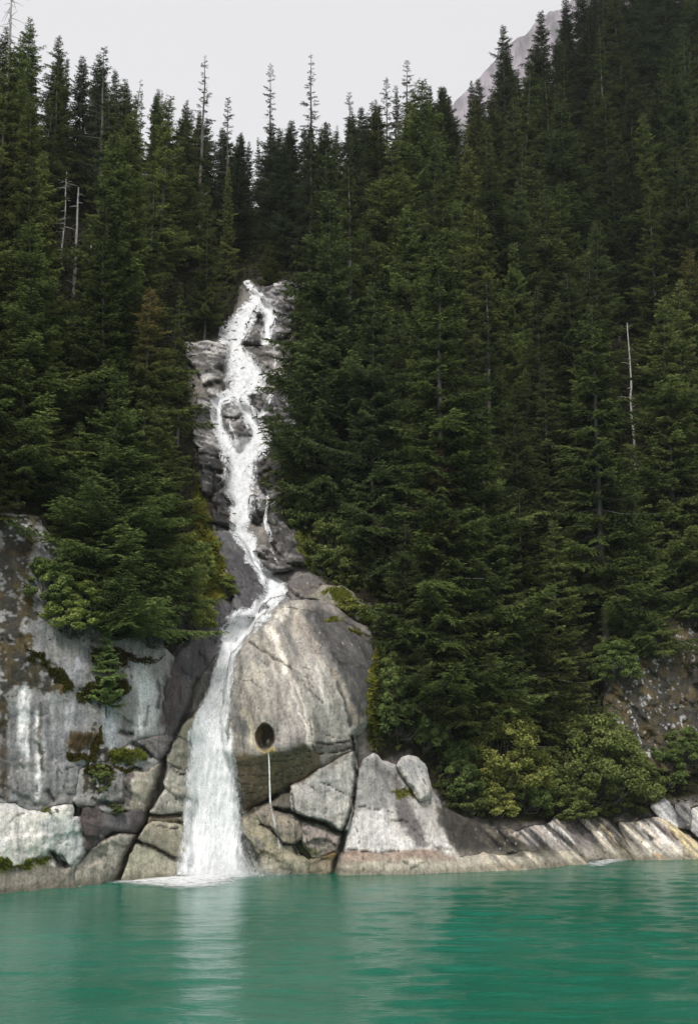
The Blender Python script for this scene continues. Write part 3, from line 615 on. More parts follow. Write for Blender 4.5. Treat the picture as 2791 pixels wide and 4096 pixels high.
HOLE_C = px('D', [(535, 1208)])[0]
def dome_shape(P, uv):
    u, v = uv[:, 0], uv[:, 1]
    c = px('D', [(640, 900)])[0]
    rr = ((u - c[0]) / 370) ** 2 + ((v - c[1]) / 560) ** 2
    dy = -2.3 * np.clip(1 - rr, 0, 1) ** .8
    lip = np.interp(u, [940, 1100, 1250, 1290], [3020, 3003, 2972, 2965])
    t = v - lip
    dy += sstep(1300, 1230, u) * (sstep(-40, 330, t) * 2.4 - .35 * sstep(-90, 0, t) * sstep(60, 0, t))
    # the rib that runs down the face and the step beside it
    rib = px('D', [(600, 430), (690, 670), (740, 820), (800, 980), (870, 1110), (920, 1320)])
    d = seg_dist(uv, rib); side = u - np.interp(v, rib[:, 1], rib[:, 0])
    dy += .28 * sstep(-8, 25, side) * sstep(260, 60, side) * sstep(2500, 2650, v)
    dy += .35 * sstep(0, 30, u - px('D', [(905, 0)])[0][0]) * sstep(2780, 2960, v)
    # round hole
    a = np.hypot((u - HOLE_C[0]) / 37.0, (v - HOLE_C[1]) / 56.0) + .16 * fbm(P, 1.1, 3, seed=71)
    dy += 1.7 * sstep(1.04, .80, a) * (1 - .25 * sstep(.5, 0, np.hypot((u - HOLE_C[0] - 8) / 37, (v - HOLE_C[1] - 14) / 56)))
    return dy
def lean(amount, axis=1, c=0, scale=100.):
    return lambda P, uv: amount * (uv[:, axis] - c) / scale

rock('rock_dome', 'huge smooth grey granite dome with a round dark hole beside the lower fall', 'rock', 'D',
     [(490, 260), (600, 180), (700, 130), (870, 110), (990, 120), (1110, 170), (1200, 240), (1320, 300), (1400, 400), (1440, 520), (1390, 640), (1385, 760), (1365, 900), (1335, 1070), (1285, 1160), (1225, 1190), (1222, 1310), (1120, 1365), (1000, 1435), (880, 1485), (730, 1585), (600, 1655), (520, 1715), (430, 1775), (330, 1825), (300, 1650), (250, 1450), (230, 1350), (190, 1200), (190, 1000), (210, 880), (240, 700), (270, 540), (390, 430), (440, 370), (460, 300)],
     (.325, .305, .275), out=1.3, bevel=1.3, back=1.6, bulge=.5, seed=1, rough=.13, shape=dome_shape, res=.105, refine=HOLE_C)
rock('rock_block', 'pale angular block wedged under the right of the holed dome', 'rock', 'D',
     [(725, 1600), (840, 1530), (950, 1460), (1080, 1400), (1225, 1330), (1245, 1450), (1235, 1600), (1200, 1800), (1150, 1950), (1100, 1930), (1000, 1870), (880, 1850), (760, 1790), (735, 1700)],
     (.44, .425, .40), out=2.1, bevel=.4, back=.9, bulge=.25, seed=2, rough=.15, facet=.12)
rock('rock_slab', 'thin dark slab under the pale angular block', 'rock', 'D',
     [(545, 1740), (600, 1675), (720, 1655), (750, 1795), (880, 1865), (1000, 1885), (1100, 1945), (1130, 1975), (1010, 1940), (900, 1905), (780, 1865), (640, 1810)],
     (.20, .185, .16), out=1.3, bevel=.25, back=.5, bulge=.1, seed=3, facet=.1)
rock('rock_slab', 'brown slab crossed by the thin trickle below the hole', 'rock', 'D',
     [(430, 1790), (540, 1735), (640, 1815), (780, 1875), (810, 1990), (760, 2030), (670, 2040), (610, 1950), (500, 1885)],
     (.33, .295, .25), out=1.5, bevel=.4, back=.8, bulge=.25, seed=4, facet=.14)
rock('rock_slab', 'olive stained slab at the water between fall and green cleft', 'rock', 'D',
     [(320, 1850), (430, 1800), (490, 1895), (600, 1960), (660, 2050), (750, 2055), (790, 2150), (860, 2200), (870, 2310), (440, 2310), (420, 2130), (330, 1990)],
     (.32, .295, .225), out=1.25, bevel=.5, back=1.0, bulge=.3, seed=5, facet=.2)
rock('rock_block', 'reddish brown fractured block below the pale angular block', 'rock', 'D',
     [(795, 1875), (900, 1915), (1010, 1945), (1120, 1985), (1140, 2000), (1115, 2110), (1000, 2135), (900, 2160), (835, 2070), (815, 1990)],
     (.34, .30, .275), out=1.2, bevel=.45, back=.9, bulge=.35, seed=6, facet=.2)
rock('rock_ledge', 'low mossy green and ochre ledge at the cleft by the water', 'rock', 'D',
     [(870, 2190), (960, 2150), (1060, 2140), (1120, 2150), (1130, 2310), (880, 2310)],
     (.19, .16, .085), out=.9, bevel=.4, back=.8, bulge=.3, seed=7, facet=.2)
rock('rock_slab', 'broad white slab standing right of the dark cleft', 'rock', 'C6',
     [(165, 672), (200, 655), (255, 690), (330, 712), (420, 760), (478, 850), (510, 930), (540, 1040), (572, 1110), (560, 1180), (60, 1180), (62, 1100), (75, 1000), (108, 900), (132, 760)],
     (.43, .415, .395), out=1.15, bevel=.7, back=1.2, bulge=.5, seed=8, facet=.12, shape=lambda P, uv: -.6 * sstep(3400, 3440, uv[:, 1]))
rock('boulder', 'rounded lichen spotted boulder perched on the white slab', 'boulder', 'C6',
     [(312, 700), (330, 675), (360, 665), (392, 678), (425, 722), (455, 800), (450, 840), (410, 850), (370, 800), (330, 745)],
     (.45, .44, .42), out=2.2, bevel=.9, back=1.3, bulge=.5, seed=9, moss=.12)
rock('rock_slab', 'dark wet slope of rock below the pale green alder', 'rock', 'C6',
     [(485, 880), (560, 915), (690, 975), (800, 985), (830, 1040), (760, 1085), (690, 1080), (600, 1105), (565, 1100), (535, 1040), (505, 940)],
     (.12, .112, .10), out=1.0, bevel=.7, back=1.0, bulge=.3, seed=10, facet=.15, wet=.3)
rock('shore_ledge', 'long low pale ledge along the waterline', 'rock', 'C6',
     [(570, 1105), (640, 1090), (700, 1085), (790, 1092), (900, 1075), (1000, 1070), (1080, 1090), (1120, 1110), (1110, 1150), (900, 1170), (560, 1190)],
     (.43, .40, .345), out=2.1, bevel=.7, back=1.0, bulge=.3, seed=11, facet=.08)
for i, (lab, p, b) in enumerate([
    ('grey slanting slab rising from the pale shore ledge', [(60, 1700), (200, 1640), (420, 1590), (520, 1650), (600, 1760), (660, 1840), (500, 1815), (300, 1830), (60, 1800)], (.26, .245, .235)),
    ('dark slanting slab with white streak beneath the bushes', [(425, 1580), (480, 1530), (595, 1510), (700, 1640), (800, 1780), (860, 1870), (720, 1890), (640, 1820), (540, 1690)], (.21, .195, .19)),
    ('tawny streaked slanting slab beside the shore foam', [(605, 1500), (700, 1505), (770, 1560), (900, 1690), (1000, 1795), (1080, 1890), (880, 1890), (810, 1780), (705, 1635)], (.34, .315, .28)),
    ('narrow dark slanting slab in the shade of the bushes', [(770, 1550), (880, 1560), (960, 1650), (1040, 1770), (1090, 1890), (1010, 1800), (905, 1690)], (.15, .14, .125)),
    ('smooth brown slanting slab under the bush overhang', [(960, 1590), (1080, 1580), (1150, 1680), (1205, 1780), (1250, 1895), (1095, 1895), (1045, 1770)], (.33, .31, .275)),
    ('wide white and pink slanting slab running into the water', [(1090, 1580), (1250, 1545), (1355, 1640), (1455, 1750), (1465, 1900), (1260, 1900), (1215, 1780), (1155, 1670)], (.45, .42, .39)),
    ('ochre ridge of rock at the end of the slanting slabs', [(1262, 1545), (1400, 1610), (1500, 1710), (1640, 1790), (2100, 1770), (2100, 1930), (1475, 1900), (1463, 1750), (1362, 1640)], (.38, .33, .24))]):
    rock('rock_slab', lab, 'rock', 'R', p, b, out=1.2, bevel=.5, back=.8, bulge=.35, seed=20 + i, facet=.16)
rock('boulder', 'flat grey boulder leaning below the alder at the shore', 'boulder', 'R', [(1220, 1350), (1310, 1370), (1400, 1480), (1430, 1620), (1300, 1560), (1225, 1460)], (.33, .33, .335), out=1.2, bevel=.5, back=.9, bulge=.4, seed=30, facet=.2)
rock('boulder', 'upright dark grey boulder under the hanging spruce boughs', 'boulder', 'R', [(1435, 1440), (1520, 1420), (1540, 1560), (1520, 1630), (1440, 1610)], (.20, .195, .19), out=1.2, bevel=.5, back=.9, bulge=.4, seed=31, facet=.2)
rock('boulder', 'split grey boulder at the foot of the lichened cliff', 'boulder', 'R', [(1550, 1480), (1660, 1460), (1660, 1720), (1580, 1680), (1530, 1640)], (.33, .325, .32), out=1.2, bevel=.5, back=.9, bulge=.4, seed=32, facet=.2)
rock('cliff', 'dark mossy cliff with white lichen patches above the shore', 'cliff', 'C6', [(1180, 320), (1320, 240), (1450, 60), (1640, 30), (1860, 60), (1860, 740), (1380, 720), (1290, 640), (1200, 520)], (.42, .42, .43), out=1.2, bevel=1.0, back=1.0, bulge=.3, seed=33, facet=.3, moss=.1)

rock('cliff', 'tall grey cliff face streaked white and spotted with brown moss', 'cliff', 'L',
     [(-520, -900), (280, -870), (460, -600), (700, -300), (1100, 0), (1300, 160), (1375, 290), (1360, 420), (1390, 620), (1400, 760), (1400, 835), (1300, 880), (1060, 930), (960, 1000), (880, 1080), (700, 1105), (625, 1180), (595, 1300), (575, 1425), (450, 1440), (330, 1480), (220, 1490), (100, 1430), (-520, 1420)],
     (.285, .283, .28), out=1.0, bevel=.6, back=.9, bulge=.3, seed=40, rough=.2, facet=.1)
rock('rock_block', 'bleached white block forming the foot of the tall cliff', 'rock', 'L',
     [(-520, 1435), (100, 1445), (220, 1505), (330, 1495), (450, 1455), (565, 1445), (580, 1545), (640, 1560), (670, 1700), (690, 1800), (640, 1880), (600, 1925), (540, 1930), (480, 1840), (400, 1815), (330, 1850), (240, 1880), (180, 1925), (120, 1930), (50, 1890), (-520, 1900)],
     (.52, .515, .50), out=1.3, bevel=.5, back=.8, bulge=.3, seed=41, rough=.16, facet=.14)
rock('rock_ledge', 'brown tide stained ledge below the bleached white block', 'rock', 'L',
     [(-520, 1910), (50, 1900), (120, 1940), (180, 1935), (240, 1890), (330, 1860), (410, 1825), (480, 1935), (540, 1945), (600, 1935), (612, 2170), (450, 2190), (270, 2210), (120, 2230), (-520, 2330)],
     (.25, .23, .20), out=1.1, bevel=.6, back=.9, bulge=.4, seed=42, rough=.14, facet=.1)
for i, (nm, lab, p, b, ou) in enumerate([
    ('rock_block', 'purplish dark block with white specks beside the bleached block', [(640, 1450), (780, 1440), (850, 1500), (960, 1530), (1030, 1510), (1120, 1480), (1155, 1560), (1120, 1620), (1060, 1655), (900, 1645), (820, 1685), (760, 1785), (700, 1815), (680, 1720), (655, 1580)], (.15, .135, .135), 1.2),
    ('rock_block', 'broken mossy block with small ferns above the purplish block', [(640, 1160), (700, 1110), (880, 1090), (970, 1010), (1070, 940), (1180, 1010), (1270, 1070), (1200, 1175), (1000, 1185), (985, 1450), (960, 1520), (850, 1490), (780, 1430), (640, 1440), (590, 1400), (615, 1240)], (.33, .32, .31), 1.0),
    ('rock_slab', 'curved purple grey slab at the gully edge under the cliff', [(1080, 930), (1300, 890), (1395, 850), (1405, 900), (1365, 990), (1300, 1080), (1250, 1085), (1180, 1005)], (.24, .22, .215), 1.0),
    ('rock_block', 'cream coloured block against the dark gully', [(1000, 1195), (1200, 1180), (1260, 1110), (1300, 1090), (1235, 1260), (1205, 1380), (1170, 1480), (1030, 1500), (988, 1460)], (.36, .335, .29), 1.1),
    ('rock_slab', 'grey and cream slab at the water left of the crack', [(612, 1960), (640, 1890), (720, 1805), (860, 1725), (970, 1685), (1060, 1690), (1040, 1760), (980, 1880), (915, 2030), (740, 2130), (612, 2160)], (.33, .31, .275), 1.2),
    ('rock_slab', 'broad olive beige slab at the water beside the fall foot', [(1070, 1750), (1140, 1755), (1260, 1805), (1420, 1885), (1500, 1950), (1520, 2100), (1200, 2110), (975, 2110), (990, 1960), (1040, 1850)], (.40, .385, .31), 1.4),
    ('rock_slab', 'tan slab resting on the olive beige slab', [(1100, 1700), (1160, 1630), (1220, 1590), (1400, 1600), (1520, 1640), (1520, 1920), (1430, 1880), (1270, 1790), (1150, 1735)], (.36, .34, .275), 1.3),
    ('rock_slab', 'thin dark layered slab between tan and pale slabs', [(1190, 1525), (1300, 1512), (1520, 1512), (1520, 1630), (1400, 1592), (1220, 1582), (1165, 1605)], (.20, .175, .13), .8),
    ('rock_block', 'pale cracked block left of the fall above the dark layer', [(1310, 1320), (1450, 1370), (1540, 1400), (1540, 1508), (1300, 1503), (1195, 1500), (1230, 1440), (1280, 1380)], (.40, .385, .34), 1.3),
    ('rock_block', 'smooth grey beige block beside the middle of the fall', [(1312, 1112), (1400, 1170), (1560, 1200), (1560, 1395), (1440, 1360), (1312, 1310), (1300, 1240)], (.38, .365, .32), 1.3),
    ('rock_block', 'cracked beige block at the left edge of the fall', [(1405, 900), (1500, 930), (1590, 1060), (1590, 1190), (1420, 1160), (1322, 1100), (1370, 1000)], (.36, .34, .285), 1.1),
    ('rock_slab', 'narrow wet tan ledge slanting down along the fall', [(1430, 885), (1500, 780), (1560, 690), (1620, 620), (1700, 640), (1680, 900), (1600, 1040), (1510, 930)], (.33, .31, .24), .9)]):
    rock(nm, lab, 'rock', 'L', p, b, out=ou, bevel=.4, back=.9, bulge=.28, seed=50 + i, facet=.2)
rock('rock_slab', 'dark purple grey slab along the gully above the cliff', 'rock', 'C4',
     [(330, 300), (430, 300), (520, 360), (550, 425), (440, 470), (440, 540), (405, 640), (335, 760), (255, 900), (200, 1080), (160, 1180), (100, 1180), (90, 1000), (125, 720), (230, 600), (300, 420)],
     (.15, .14, .145), out=1.1, bevel=.7, back=1.0, bulge=.4, seed=64, facet=.2, wet=.5)
rock('rock_slab', 'smooth dark slab sloping beside the narrow top channel', 'rock', 'C4',
     [(330, -130), (440, -120), (560, -80), (615, 0), (640, 70), (715, 160), (738, 260), (700, 325), (660, 412), (555, 425), (520, 355), (545, 290), (500, 210), (460, 50)],
     (.17, .165, .168), out=1.2, bevel=.7, back=1.0, bulge=.4, seed=65, facet=.1, wet=.35)
rock('boulder', 'small round grey boulder in the stream at the dome top', 'boulder', 'C4', [(742, 340), (775, 310), (820, 293), (865, 305), (888, 330), (840, 365), (780, 378)], (.24, .235, .235), out=1.9, bevel=.6, back=.8, bulge=.3, seed=66)
rock('rock_block', 'fractured grey rocks above the dome right of the channel', 'rock', 'C4', [(890, 210), (960, 170), (1040, 165), (1110, 220), (1080, 290), (1000, 320), (900, 335), (885, 270)], (.19, .175, .165), out=.55, bevel=.5, back=.9, bulge=.1, seed=67, facet=.5, moss=.15)
rock('rock_ledge', 'mossy shelf of rock behind the top of the dome', 'rock', 'C4', [(1010, 300), (1100, 230), (1200, 225), (1290, 280), (1320, 340), (1390, 440), (1330, 440), (1180, 350), (1060, 318)], (.25, .235, .2), out=1.3, bevel=.5, back=.9, bulge=.3, seed=68, facet=.2, moss=.2)
for i, (nm, lab, p, b, ou, fc) in enumerate([   # rocks of the cascade, wet and dark

    ('rock_block', 'grey layered rock face right of the highest cascade', [(870, 275), (890, 200), (960, 155), (1060, 135), (1180, 215), (1100, 290), (1090, 380), (1095, 490), (1065, 590), (930, 628), (935, 500), (980, 410), (935, 330)], (.31, .30, .305), .9, .3),
    ('rock_block', 'wet grey island splitting the highest cascade', [(830, 338), (885, 400), (882, 540), (850, 632), (715, 608), (765, 540), (738, 470), (790, 390)], (.25, .245, .24), .7, .3),
    ('rock_slab', 'pale angular slab left of the white fan of water', [(275, 615), (440, 598), (605, 630), (600, 740), (560, 860), (600, 950), (610, 1025), (480, 1035), (400, 905), (330, 785), (275, 720)], (.36, .35, .34), 1.0, .3),
    ('rock_slab', 'smooth grey slab right of the white fan of water', [(740, 642), (930, 638), (1065, 602), (1035, 700), (1030, 800), (1055, 870), (960, 930), (890, 880), (800, 750), (720, 662)], (.34, .325, .31), .6, .2),
    ('boulder', 'dark cracked boulder in mid stream under the fan', [(700, 1055), (740, 990), (860, 968), (952, 1000), (925, 1060), (875, 1145), (822, 1208), (785, 1145), (715, 1095)], (.17, .165, .165), 1.3, .4),
    ('rock_block', 'tall grey rock right of the dark cracked boulder', [(975, 965), (1060, 880), (1110, 960), (1070, 1100), (1075, 1150), (930, 1152), (915, 1065)], (.28, .275, .28), .9, .3),
    ('boulder', 'rounded wet boulder dividing the middle cascade', [(545, 1115), (575, 1065), (640, 1032), (712, 1090), (715, 1165), (640, 1205), (570, 1195)], (.26, .255, .255), .9, .2),
    ('boulder', 'long sloping boulder between the two middle streams', [(560, 1215), (610, 1205), (720, 1198), (785, 1290), (745, 1370), (660, 1445), (615, 1350)], (.28, .27, .27), .8, .3),
    ('boulder', 'big smooth dark boulder right of the middle stream', [(845, 1205), (960, 1142), (1120, 1175), (1135, 1260), (1075, 1390), (935, 1415), (860, 1300)], (.20, .195, .20), 1.0, .25),
    ('boulder', 'black mossy boulder right of the lower cascade', [(805, 1585), (865, 1480), (960, 1418), (1040, 1440), (1040, 1560), (985, 1740), (860, 1735), (818, 1645)], (.10, .095, .092), 1.3, .4),
    ('rock_block', 'stepped pale rock left of the middle stream', [(370, 1040), (480, 1055), (500, 1200), (490, 1290), (545, 1440), (500, 1485), (400, 1485), (330, 1380), (340, 1250), (370, 1140)], (.33, .32, .315), .9, .4),
    ('rock_block', 'grey split rock left of the lower cascade', [(380, 1490), (530, 1475), (605, 1500), (602, 1610), (520, 1625), (475, 1800), (395, 1815), (395, 1600)], (.22, .215, .215), 1.0, .4),
    ('rock_block', 'dark undercut block where the lower cascade narrows', [(505, 1650), (590, 1635), (585, 1730), (662, 1920), (640, 2040), (510, 2010), (462, 1850)], (.17, .165, .165), 1.0, .5),
    ('boulder', 'wet grey boulder with a thin veil of water', [(775, 1815), (880, 1788), (925, 1830), (902, 1965), (800, 2005), (755, 1905)], (.25, .245, .245), .9, .3),
    ('rock_slab', 'long grey slope of rock along the thin side trickle', [(925, 1765), (1000, 1700), (1065, 1850), (1140, 1980), (1170, 2200), (1200, 2330), (1060, 2330), (960, 2200), (905, 2080), (925, 1900)], (.22, .21, .205), .8, .3),
    ('boulder', 'cracked boulder beside the narrow chute above the dome', [(805, 2235), (860, 2160), (950, 2215), (1080, 2270), (1090, 2370), (960, 2400), (860, 2360)], (.24, .23, .225), 1.0, .4),
    ('rock_block', 'mossy brown bank rock left of the lower cascade', [(330, 1800), (400, 1825), (500, 1870), (510, 2000), (460, 2000), (390, 1985), (340, 1900)], (.16, .13, .08), .8, .3),
    ('rock_block', 'grey ledge at the very top of the stream', [(715, 150), (780, 150), (850, 190), (860, 235), (800, 230), (740, 200)], (.22, .215, .215), .7, .3)]):
    rock(nm, lab, 'rock' if nm != 'boulder' else 'boulder', 'C3', p, tuple(q * .9 for q in b), out=ou, bevel=.6, back=1.9, bulge=.6, moss=.10, black=.42, seed=70 + i, facet=fc * 1.7, wet=.35, res=.14)

# ------------------------------------------------------------------ look up the real surface under a photo pixel
_tris = []
for f in BV_F: _tris.extend(f.tolist())
BVH = BVHTree.FromPolygons(np.concatenate(BV_V).tolist(), _tris)
del _tris
def hit(p):
    d = rays([p])[0]; d = d / np.linalg.norm(d)
    h = BVH.ray_cast(Vector(CAM), Vector(d), 600)
    if h[0] is None: return None, None
    n = h[1]
    if n.y > 0: n = -n
    return np.array(h[0]), np.array(n)

# ------------------------------------------------------------------ water
def build_water():
    xs = np.concatenate([np.linspace(-700, -46, 24, endpoint=False), np.arange(-46, 46, .26), np.linspace(46, 700, 24)])
    ys = np.concatenate([np.linspace(-300, 24, 20, endpoint=False), np.arange(24, 100, .18), np.linspace(100, 300, 12)])
    X, Y = np.meshgrid(xs, ys); Z = np.zeros_like(X)
    r = np.random.default_rng(5)
    fade = sstep(-46, -42, X) * sstep(46, 42, X) * sstep(24, 27, Y) * sstep(100, 97, Y)
    for k in range(34):
        lam = .8 * 1.11 ** k * r.uniform(.9, 1.1) if k < 20 else r.uniform(.7, 2.6)
        th = math.radians(90 + r.normal(0, 24)); kx, ky = math.cos(th) * 2 * math.pi / lam, math.sin(th) * 2 * math.pi / lam
        amp = .0034 * lam ** .8
        Z += amp * np.sin(kx * X + ky * Y + r.uniform(0, 6.28) + 1.2 * np.sin(X * .13 + k) + .8 * np.sin(Y * .1 + 2 * k))
    P0 = np.stack([X.ravel(), Y.ravel(), np.zeros(X.size)], 1)
    gust = (.75 + .9 * fbm(P0, .045, 3, seed=81)).reshape(X.shape)
    Z = Z * fade * np.clip(gust, .3, 1.6)
    P = np.stack([X.ravel(), Y.ravel(), Z.ravel()], 1)
    nj, ni = X.shape; idx = np.arange(X.size).reshape(nj, ni)
    F = np.stack([idx[:-1, :-1], idx[:-1, 1:], idx[1:, 1:], idx[1:, :-1]], 2).reshape(-1, 4)
    m, nt, b = new_mat('glacial_water')
    geo = nd(nt, 'ShaderNodeNewGeometry')
    mp = nd(nt, 'ShaderNodeMapping'); mp.inputs['Scale'].default_value = (.55, 1, 1); nt.links.new(geo.outputs['Position'], mp.inputs[0])
    n1 = noise_node(nt, mp.outputs[0], 2.6, 5, .6); n2 = noise_node(nt, geo.outputs['Position'], .05, 3)
    bp = nd(nt, 'ShaderNodeBump'); bp.inputs['Strength'].default_value = .55; bp.inputs['Distance'].default_value = .09
    nt.links.new(n1.outputs[0], bp.inputs['Height'])
    mp2 = nd(nt, 'ShaderNodeMapping'); mp2.inputs['Scale'].default_value = (.4, 1, 1); nt.links.new(geo.outputs['Position'], mp2.inputs[0]); n4 = noise_node(nt, mp2.outputs[0], 6.5, 4, .65)
    bp2 = nd(nt, 'ShaderNodeBump'); bp2.inputs['Strength'].default_value = .6; bp2.inputs['Distance'].default_value = .035; nt.links.new(n4.outputs[0], bp2.inputs['Height']); nt.links.new(bp.outputs[0], bp2.inputs['Normal']); nt.links.new(bp2.outputs[0], b.inputs['Normal'])
    r = ramp(nt, n2.outputs[0], [(.35, (.007, .110, .066)), (.65, (.019, .148, .100))])
    nt.links.new(r.outputs[0], b.inputs['Base Color'])
    b.inputs['Roughness'].default_value = .1; b.inputs['IOR'].default_value = 1.33
    o = obj('water', mesh_np('water', P, F, m)); tag(o, kind='structure')
build_water()

# ------------------------------------------------------------------ white water
def foam_material(name, fx, fy, lo, hi, base=(.93, .94, .945), edge_w=1.0, detail=5, fine=1.0, dark=.62):
    m, nt, b = new_mat(name)
    at = nd(nt, 'ShaderNodeAttribute', attribute_name='flow')        # x across (-1..1), y metres along, z metres across
    sp = nd(nt, 'ShaderNodeSeparateXYZ'); nt.links.new(at.outputs['Vector'], sp.inputs[0])
    geo = nd(nt, 'ShaderNodeNewGeometry')
    cb = nd(nt, 'ShaderNodeCombineXYZ')
    mx = nd(nt, 'ShaderNodeMath', operation='MULTIPLY'); mx.inputs[1].default_value = fx; nt.links.new(sp.outputs[2], mx.inputs[0])
    my = nd(nt, 'ShaderNodeMath', operation='MULTIPLY'); my.inputs[1].default_value = fy; nt.links.new(sp.outputs[1], my.inputs[0])
    nt.links.new(mx.outputs[0], cb.inputs[0]); nt.links.new(my.outputs[0], cb.inputs[1])
    spp = nd(nt, 'ShaderNodeSeparateXYZ'); nt.links.new(geo.outputs['Position'], spp.inputs[0]); nt.links.new(spp.outputs[1], cb.inputs[2])
    n1 = noise_node(nt, cb.outputs[0], 1.0, detail, .68)
    n2 = noise_node(nt, geo.outputs['Position'], 9.0 * fine, 3, .7)
    s = nd(nt, 'ShaderNodeMath', operation='MULTIPLY_ADD'); s.inputs[1].default_value = .45
    nt.links.new(n2.outputs[0], s.inputs[0]); nt.links.new(n1.outputs[0], s.inputs[2])       # n1 + .35 n2
    ab = nd(nt, 'ShaderNodeMath', operation='ABSOLUTE'); nt.links.new(sp.outputs[0], ab.inputs[0])
    pw = nd(nt, 'ShaderNodeMath', operation='POWER'); pw.inputs[1].default_value = 2.2; nt.links.new(ab.outputs[0], pw.inputs[0])
    e = nd(nt, 'ShaderNodeMath', operation='MULTIPLY_ADD'); e.inputs[1].default_value = -.62 * edge_w; nt.links.new(pw.outputs[0], e.inputs[0]); nt.links.new(s.outputs[0], e.inputs[2])
    mr = nd(nt, 'ShaderNodeMapRange', interpolation_type='SMOOTHSTEP'); mr.inputs[1].default_value = lo; mr.inputs[2].default_value = hi
    nt.links.new(e.outputs[0], mr.inputs[0]); nt.links.new(mr.outputs[0], b.inputs['Alpha'])
    r = ramp(nt, s.outputs[0], [(.46, tuple(c * dark for c in base)), (.68, tuple(c * (dark * .35 + .62) for c in base)), (.86, base)])
    nt.links.new(r.outputs[0], b.inputs['Base Color'])
    b.inputs['Roughness'].default_value = .7; b.inputs['Specular IOR Level'].default_value = .2
    bp = nd(nt, 'ShaderNodeBump'); bp.inputs['Strength'].default_value = .3; bp.inputs['Distance'].default_value = .15
    nt.links.new(n1.outputs[0], bp.inputs['Height']); nt.links.new(bp.outputs[0], b.inputs['Normal'])
    return m
CASCADE_M = foam_material('cascade_water', 3.4, 1.5, .20, .62, base=(.79, .80, .81), dark=.55, edge_w=.85)
VEIL_M = foam_material('thin_veil_water', 4.5, 1.0, .56, 1.0, base=(.80, .81, .82))
FALL_M = foam_material('falling_water', 1.7, .42, .16, .50, dark=.92)
FALL2_M = foam_material('falling_water_front', 3.6, 1.1, .46, .92, edge_w=.8, dark=.92)
FOAM_M = foam_material('surface_foam', 2.6, 2.6, .24, .85, edge_w=1.0)

FOAM2_M = foam_material('wash_foam', 2.4, 3.4, .46, .95, edge_w=.9)
def catmull(A, n):
    A = np.asarray(A, float); t = np.linspace(0, len(A) - 1, n); i = np.clip(t.astype(int), 0, len(A) - 2); f = (t - i)[:, None]
    p0, p1, p2, p3 = A[np.clip(i - 1, 0, None)], A[i], A[i + 1], A[np.clip(i + 2, None, len(A) - 1)]
    return .5 * (2 * p1 + (p2 - p0) * f + (2 * p0 - 5 * p1 + 4 * p2 - p3) * f ** 2 + (3 * p1 - p0 - 3 * p2 + p3) * f ** 3)
def strand(name, parent, crop, stations, mat, lift=.16, na=None, depth=None, wob=.12, seed=0, jitter=.15, smooth=2, widen=1.3):
    ox, oy, s = CROPS[crop]
    A = np.array([((x - 0) / s + ox, y / s + oy, w * widen / s) for x, y, w in stations])
    L = np.hypot(*np.diff(A[:, :2], axis=0).T).sum(); n = max(6, int(L / 9)); na = na or max(5, int(A[:, 2].max() / 9))
    K = catmull(A, n)
    tg = np.gradient(K[:, :2], axis=0); tg /= np.linalg.norm(tg, axis=1)[:, None] + 1e-9; pr = np.stack([-tg[:, 1], tg[:, 0]], 1)
    pr[pr[:, 0] < 0] *= -1
    pr = pr * .55 + np.array([1., 0]) * .45; pr /= np.linalg.norm(pr, axis=1)[:, None]
    us = np.linspace(-1, 1, na)
    zz = np.concatenate([K[:, :1] * .013, K[:, 1:2] * .013, np.full((n, 1), seed * 2.2)], 1)
    wl = 1 + jitter * 2 * fbm(zz, 1.4, 3, seed=91 + seed); wr = 1 + jitter * 2 * fbm(zz + 40, 1.4, 3, seed=92 + seed)
    pp = np.zeros((n, na, 2))
    for j, u in enumerate(us):
        w = K[:, 2] / 2 * (wl if u < 0 else wr)
        pp[:, j] = K[:, :2] + pr * (u * w)[:, None]
    Y = np.zeros((n, na))
    for i in range(n):
        for j in range(na):
            h, nn = hit(pp[i, j]); Y[i, j] = (h[1] if h is not None else np.nan)
    if np.isnan(Y).any(): Y[np.isnan(Y)] = np.nanmedian(Y)
    Y0 = Y.copy()
    for _ in range(smooth):
        Yp = np.pad(Y, 1, mode='edge')
        Y = (Yp[:-2, 1:-1] + Yp[2:, 1:-1] + Yp[1:-1, :-2] + Yp[1:-1, 2:] + Yp[1:-1, 1:-1]) / 5
    Y = np.minimum(Y, Y0 + .06) - lift
    if depth is not None: Y = np.minimum(Y, depth(pp[:, :, 0], pp[:, :, 1]))
    P = at_y(pp.reshape(-1, 2), Y.ravel())
    P[:, 1] += wob * fbm(P * np.array([1.6, 1.6, .5]), 1.0, 4, seed=95 + seed)
    G = P.reshape(n, na, 3)
    al = np.concatenate([[0], np.cumsum(np.linalg.norm(np.diff(G[:, na // 2], axis=0), axis=1))]) + seed * 7.3
    ac = (G[:, :, 0] - G[:, na // 2, 0][:, None])
    fl = np.stack([np.repeat(us[None], n, 0), np.repeat(al[:, None], na, 1), ac + seed * 3.1], 2).reshape(-1, 3)
    idx = np.arange(n * na).reshape(n, na)
    F = np.stack([idx[:-1, :-1], idx[1:, :-1], idx[1:, 1:], idx[:-1, 1:]], 2).reshape(-1, 4)
    o = obj(name, mesh_np(name, P, F, mat, uv=fl), parent)
    return G, us, o

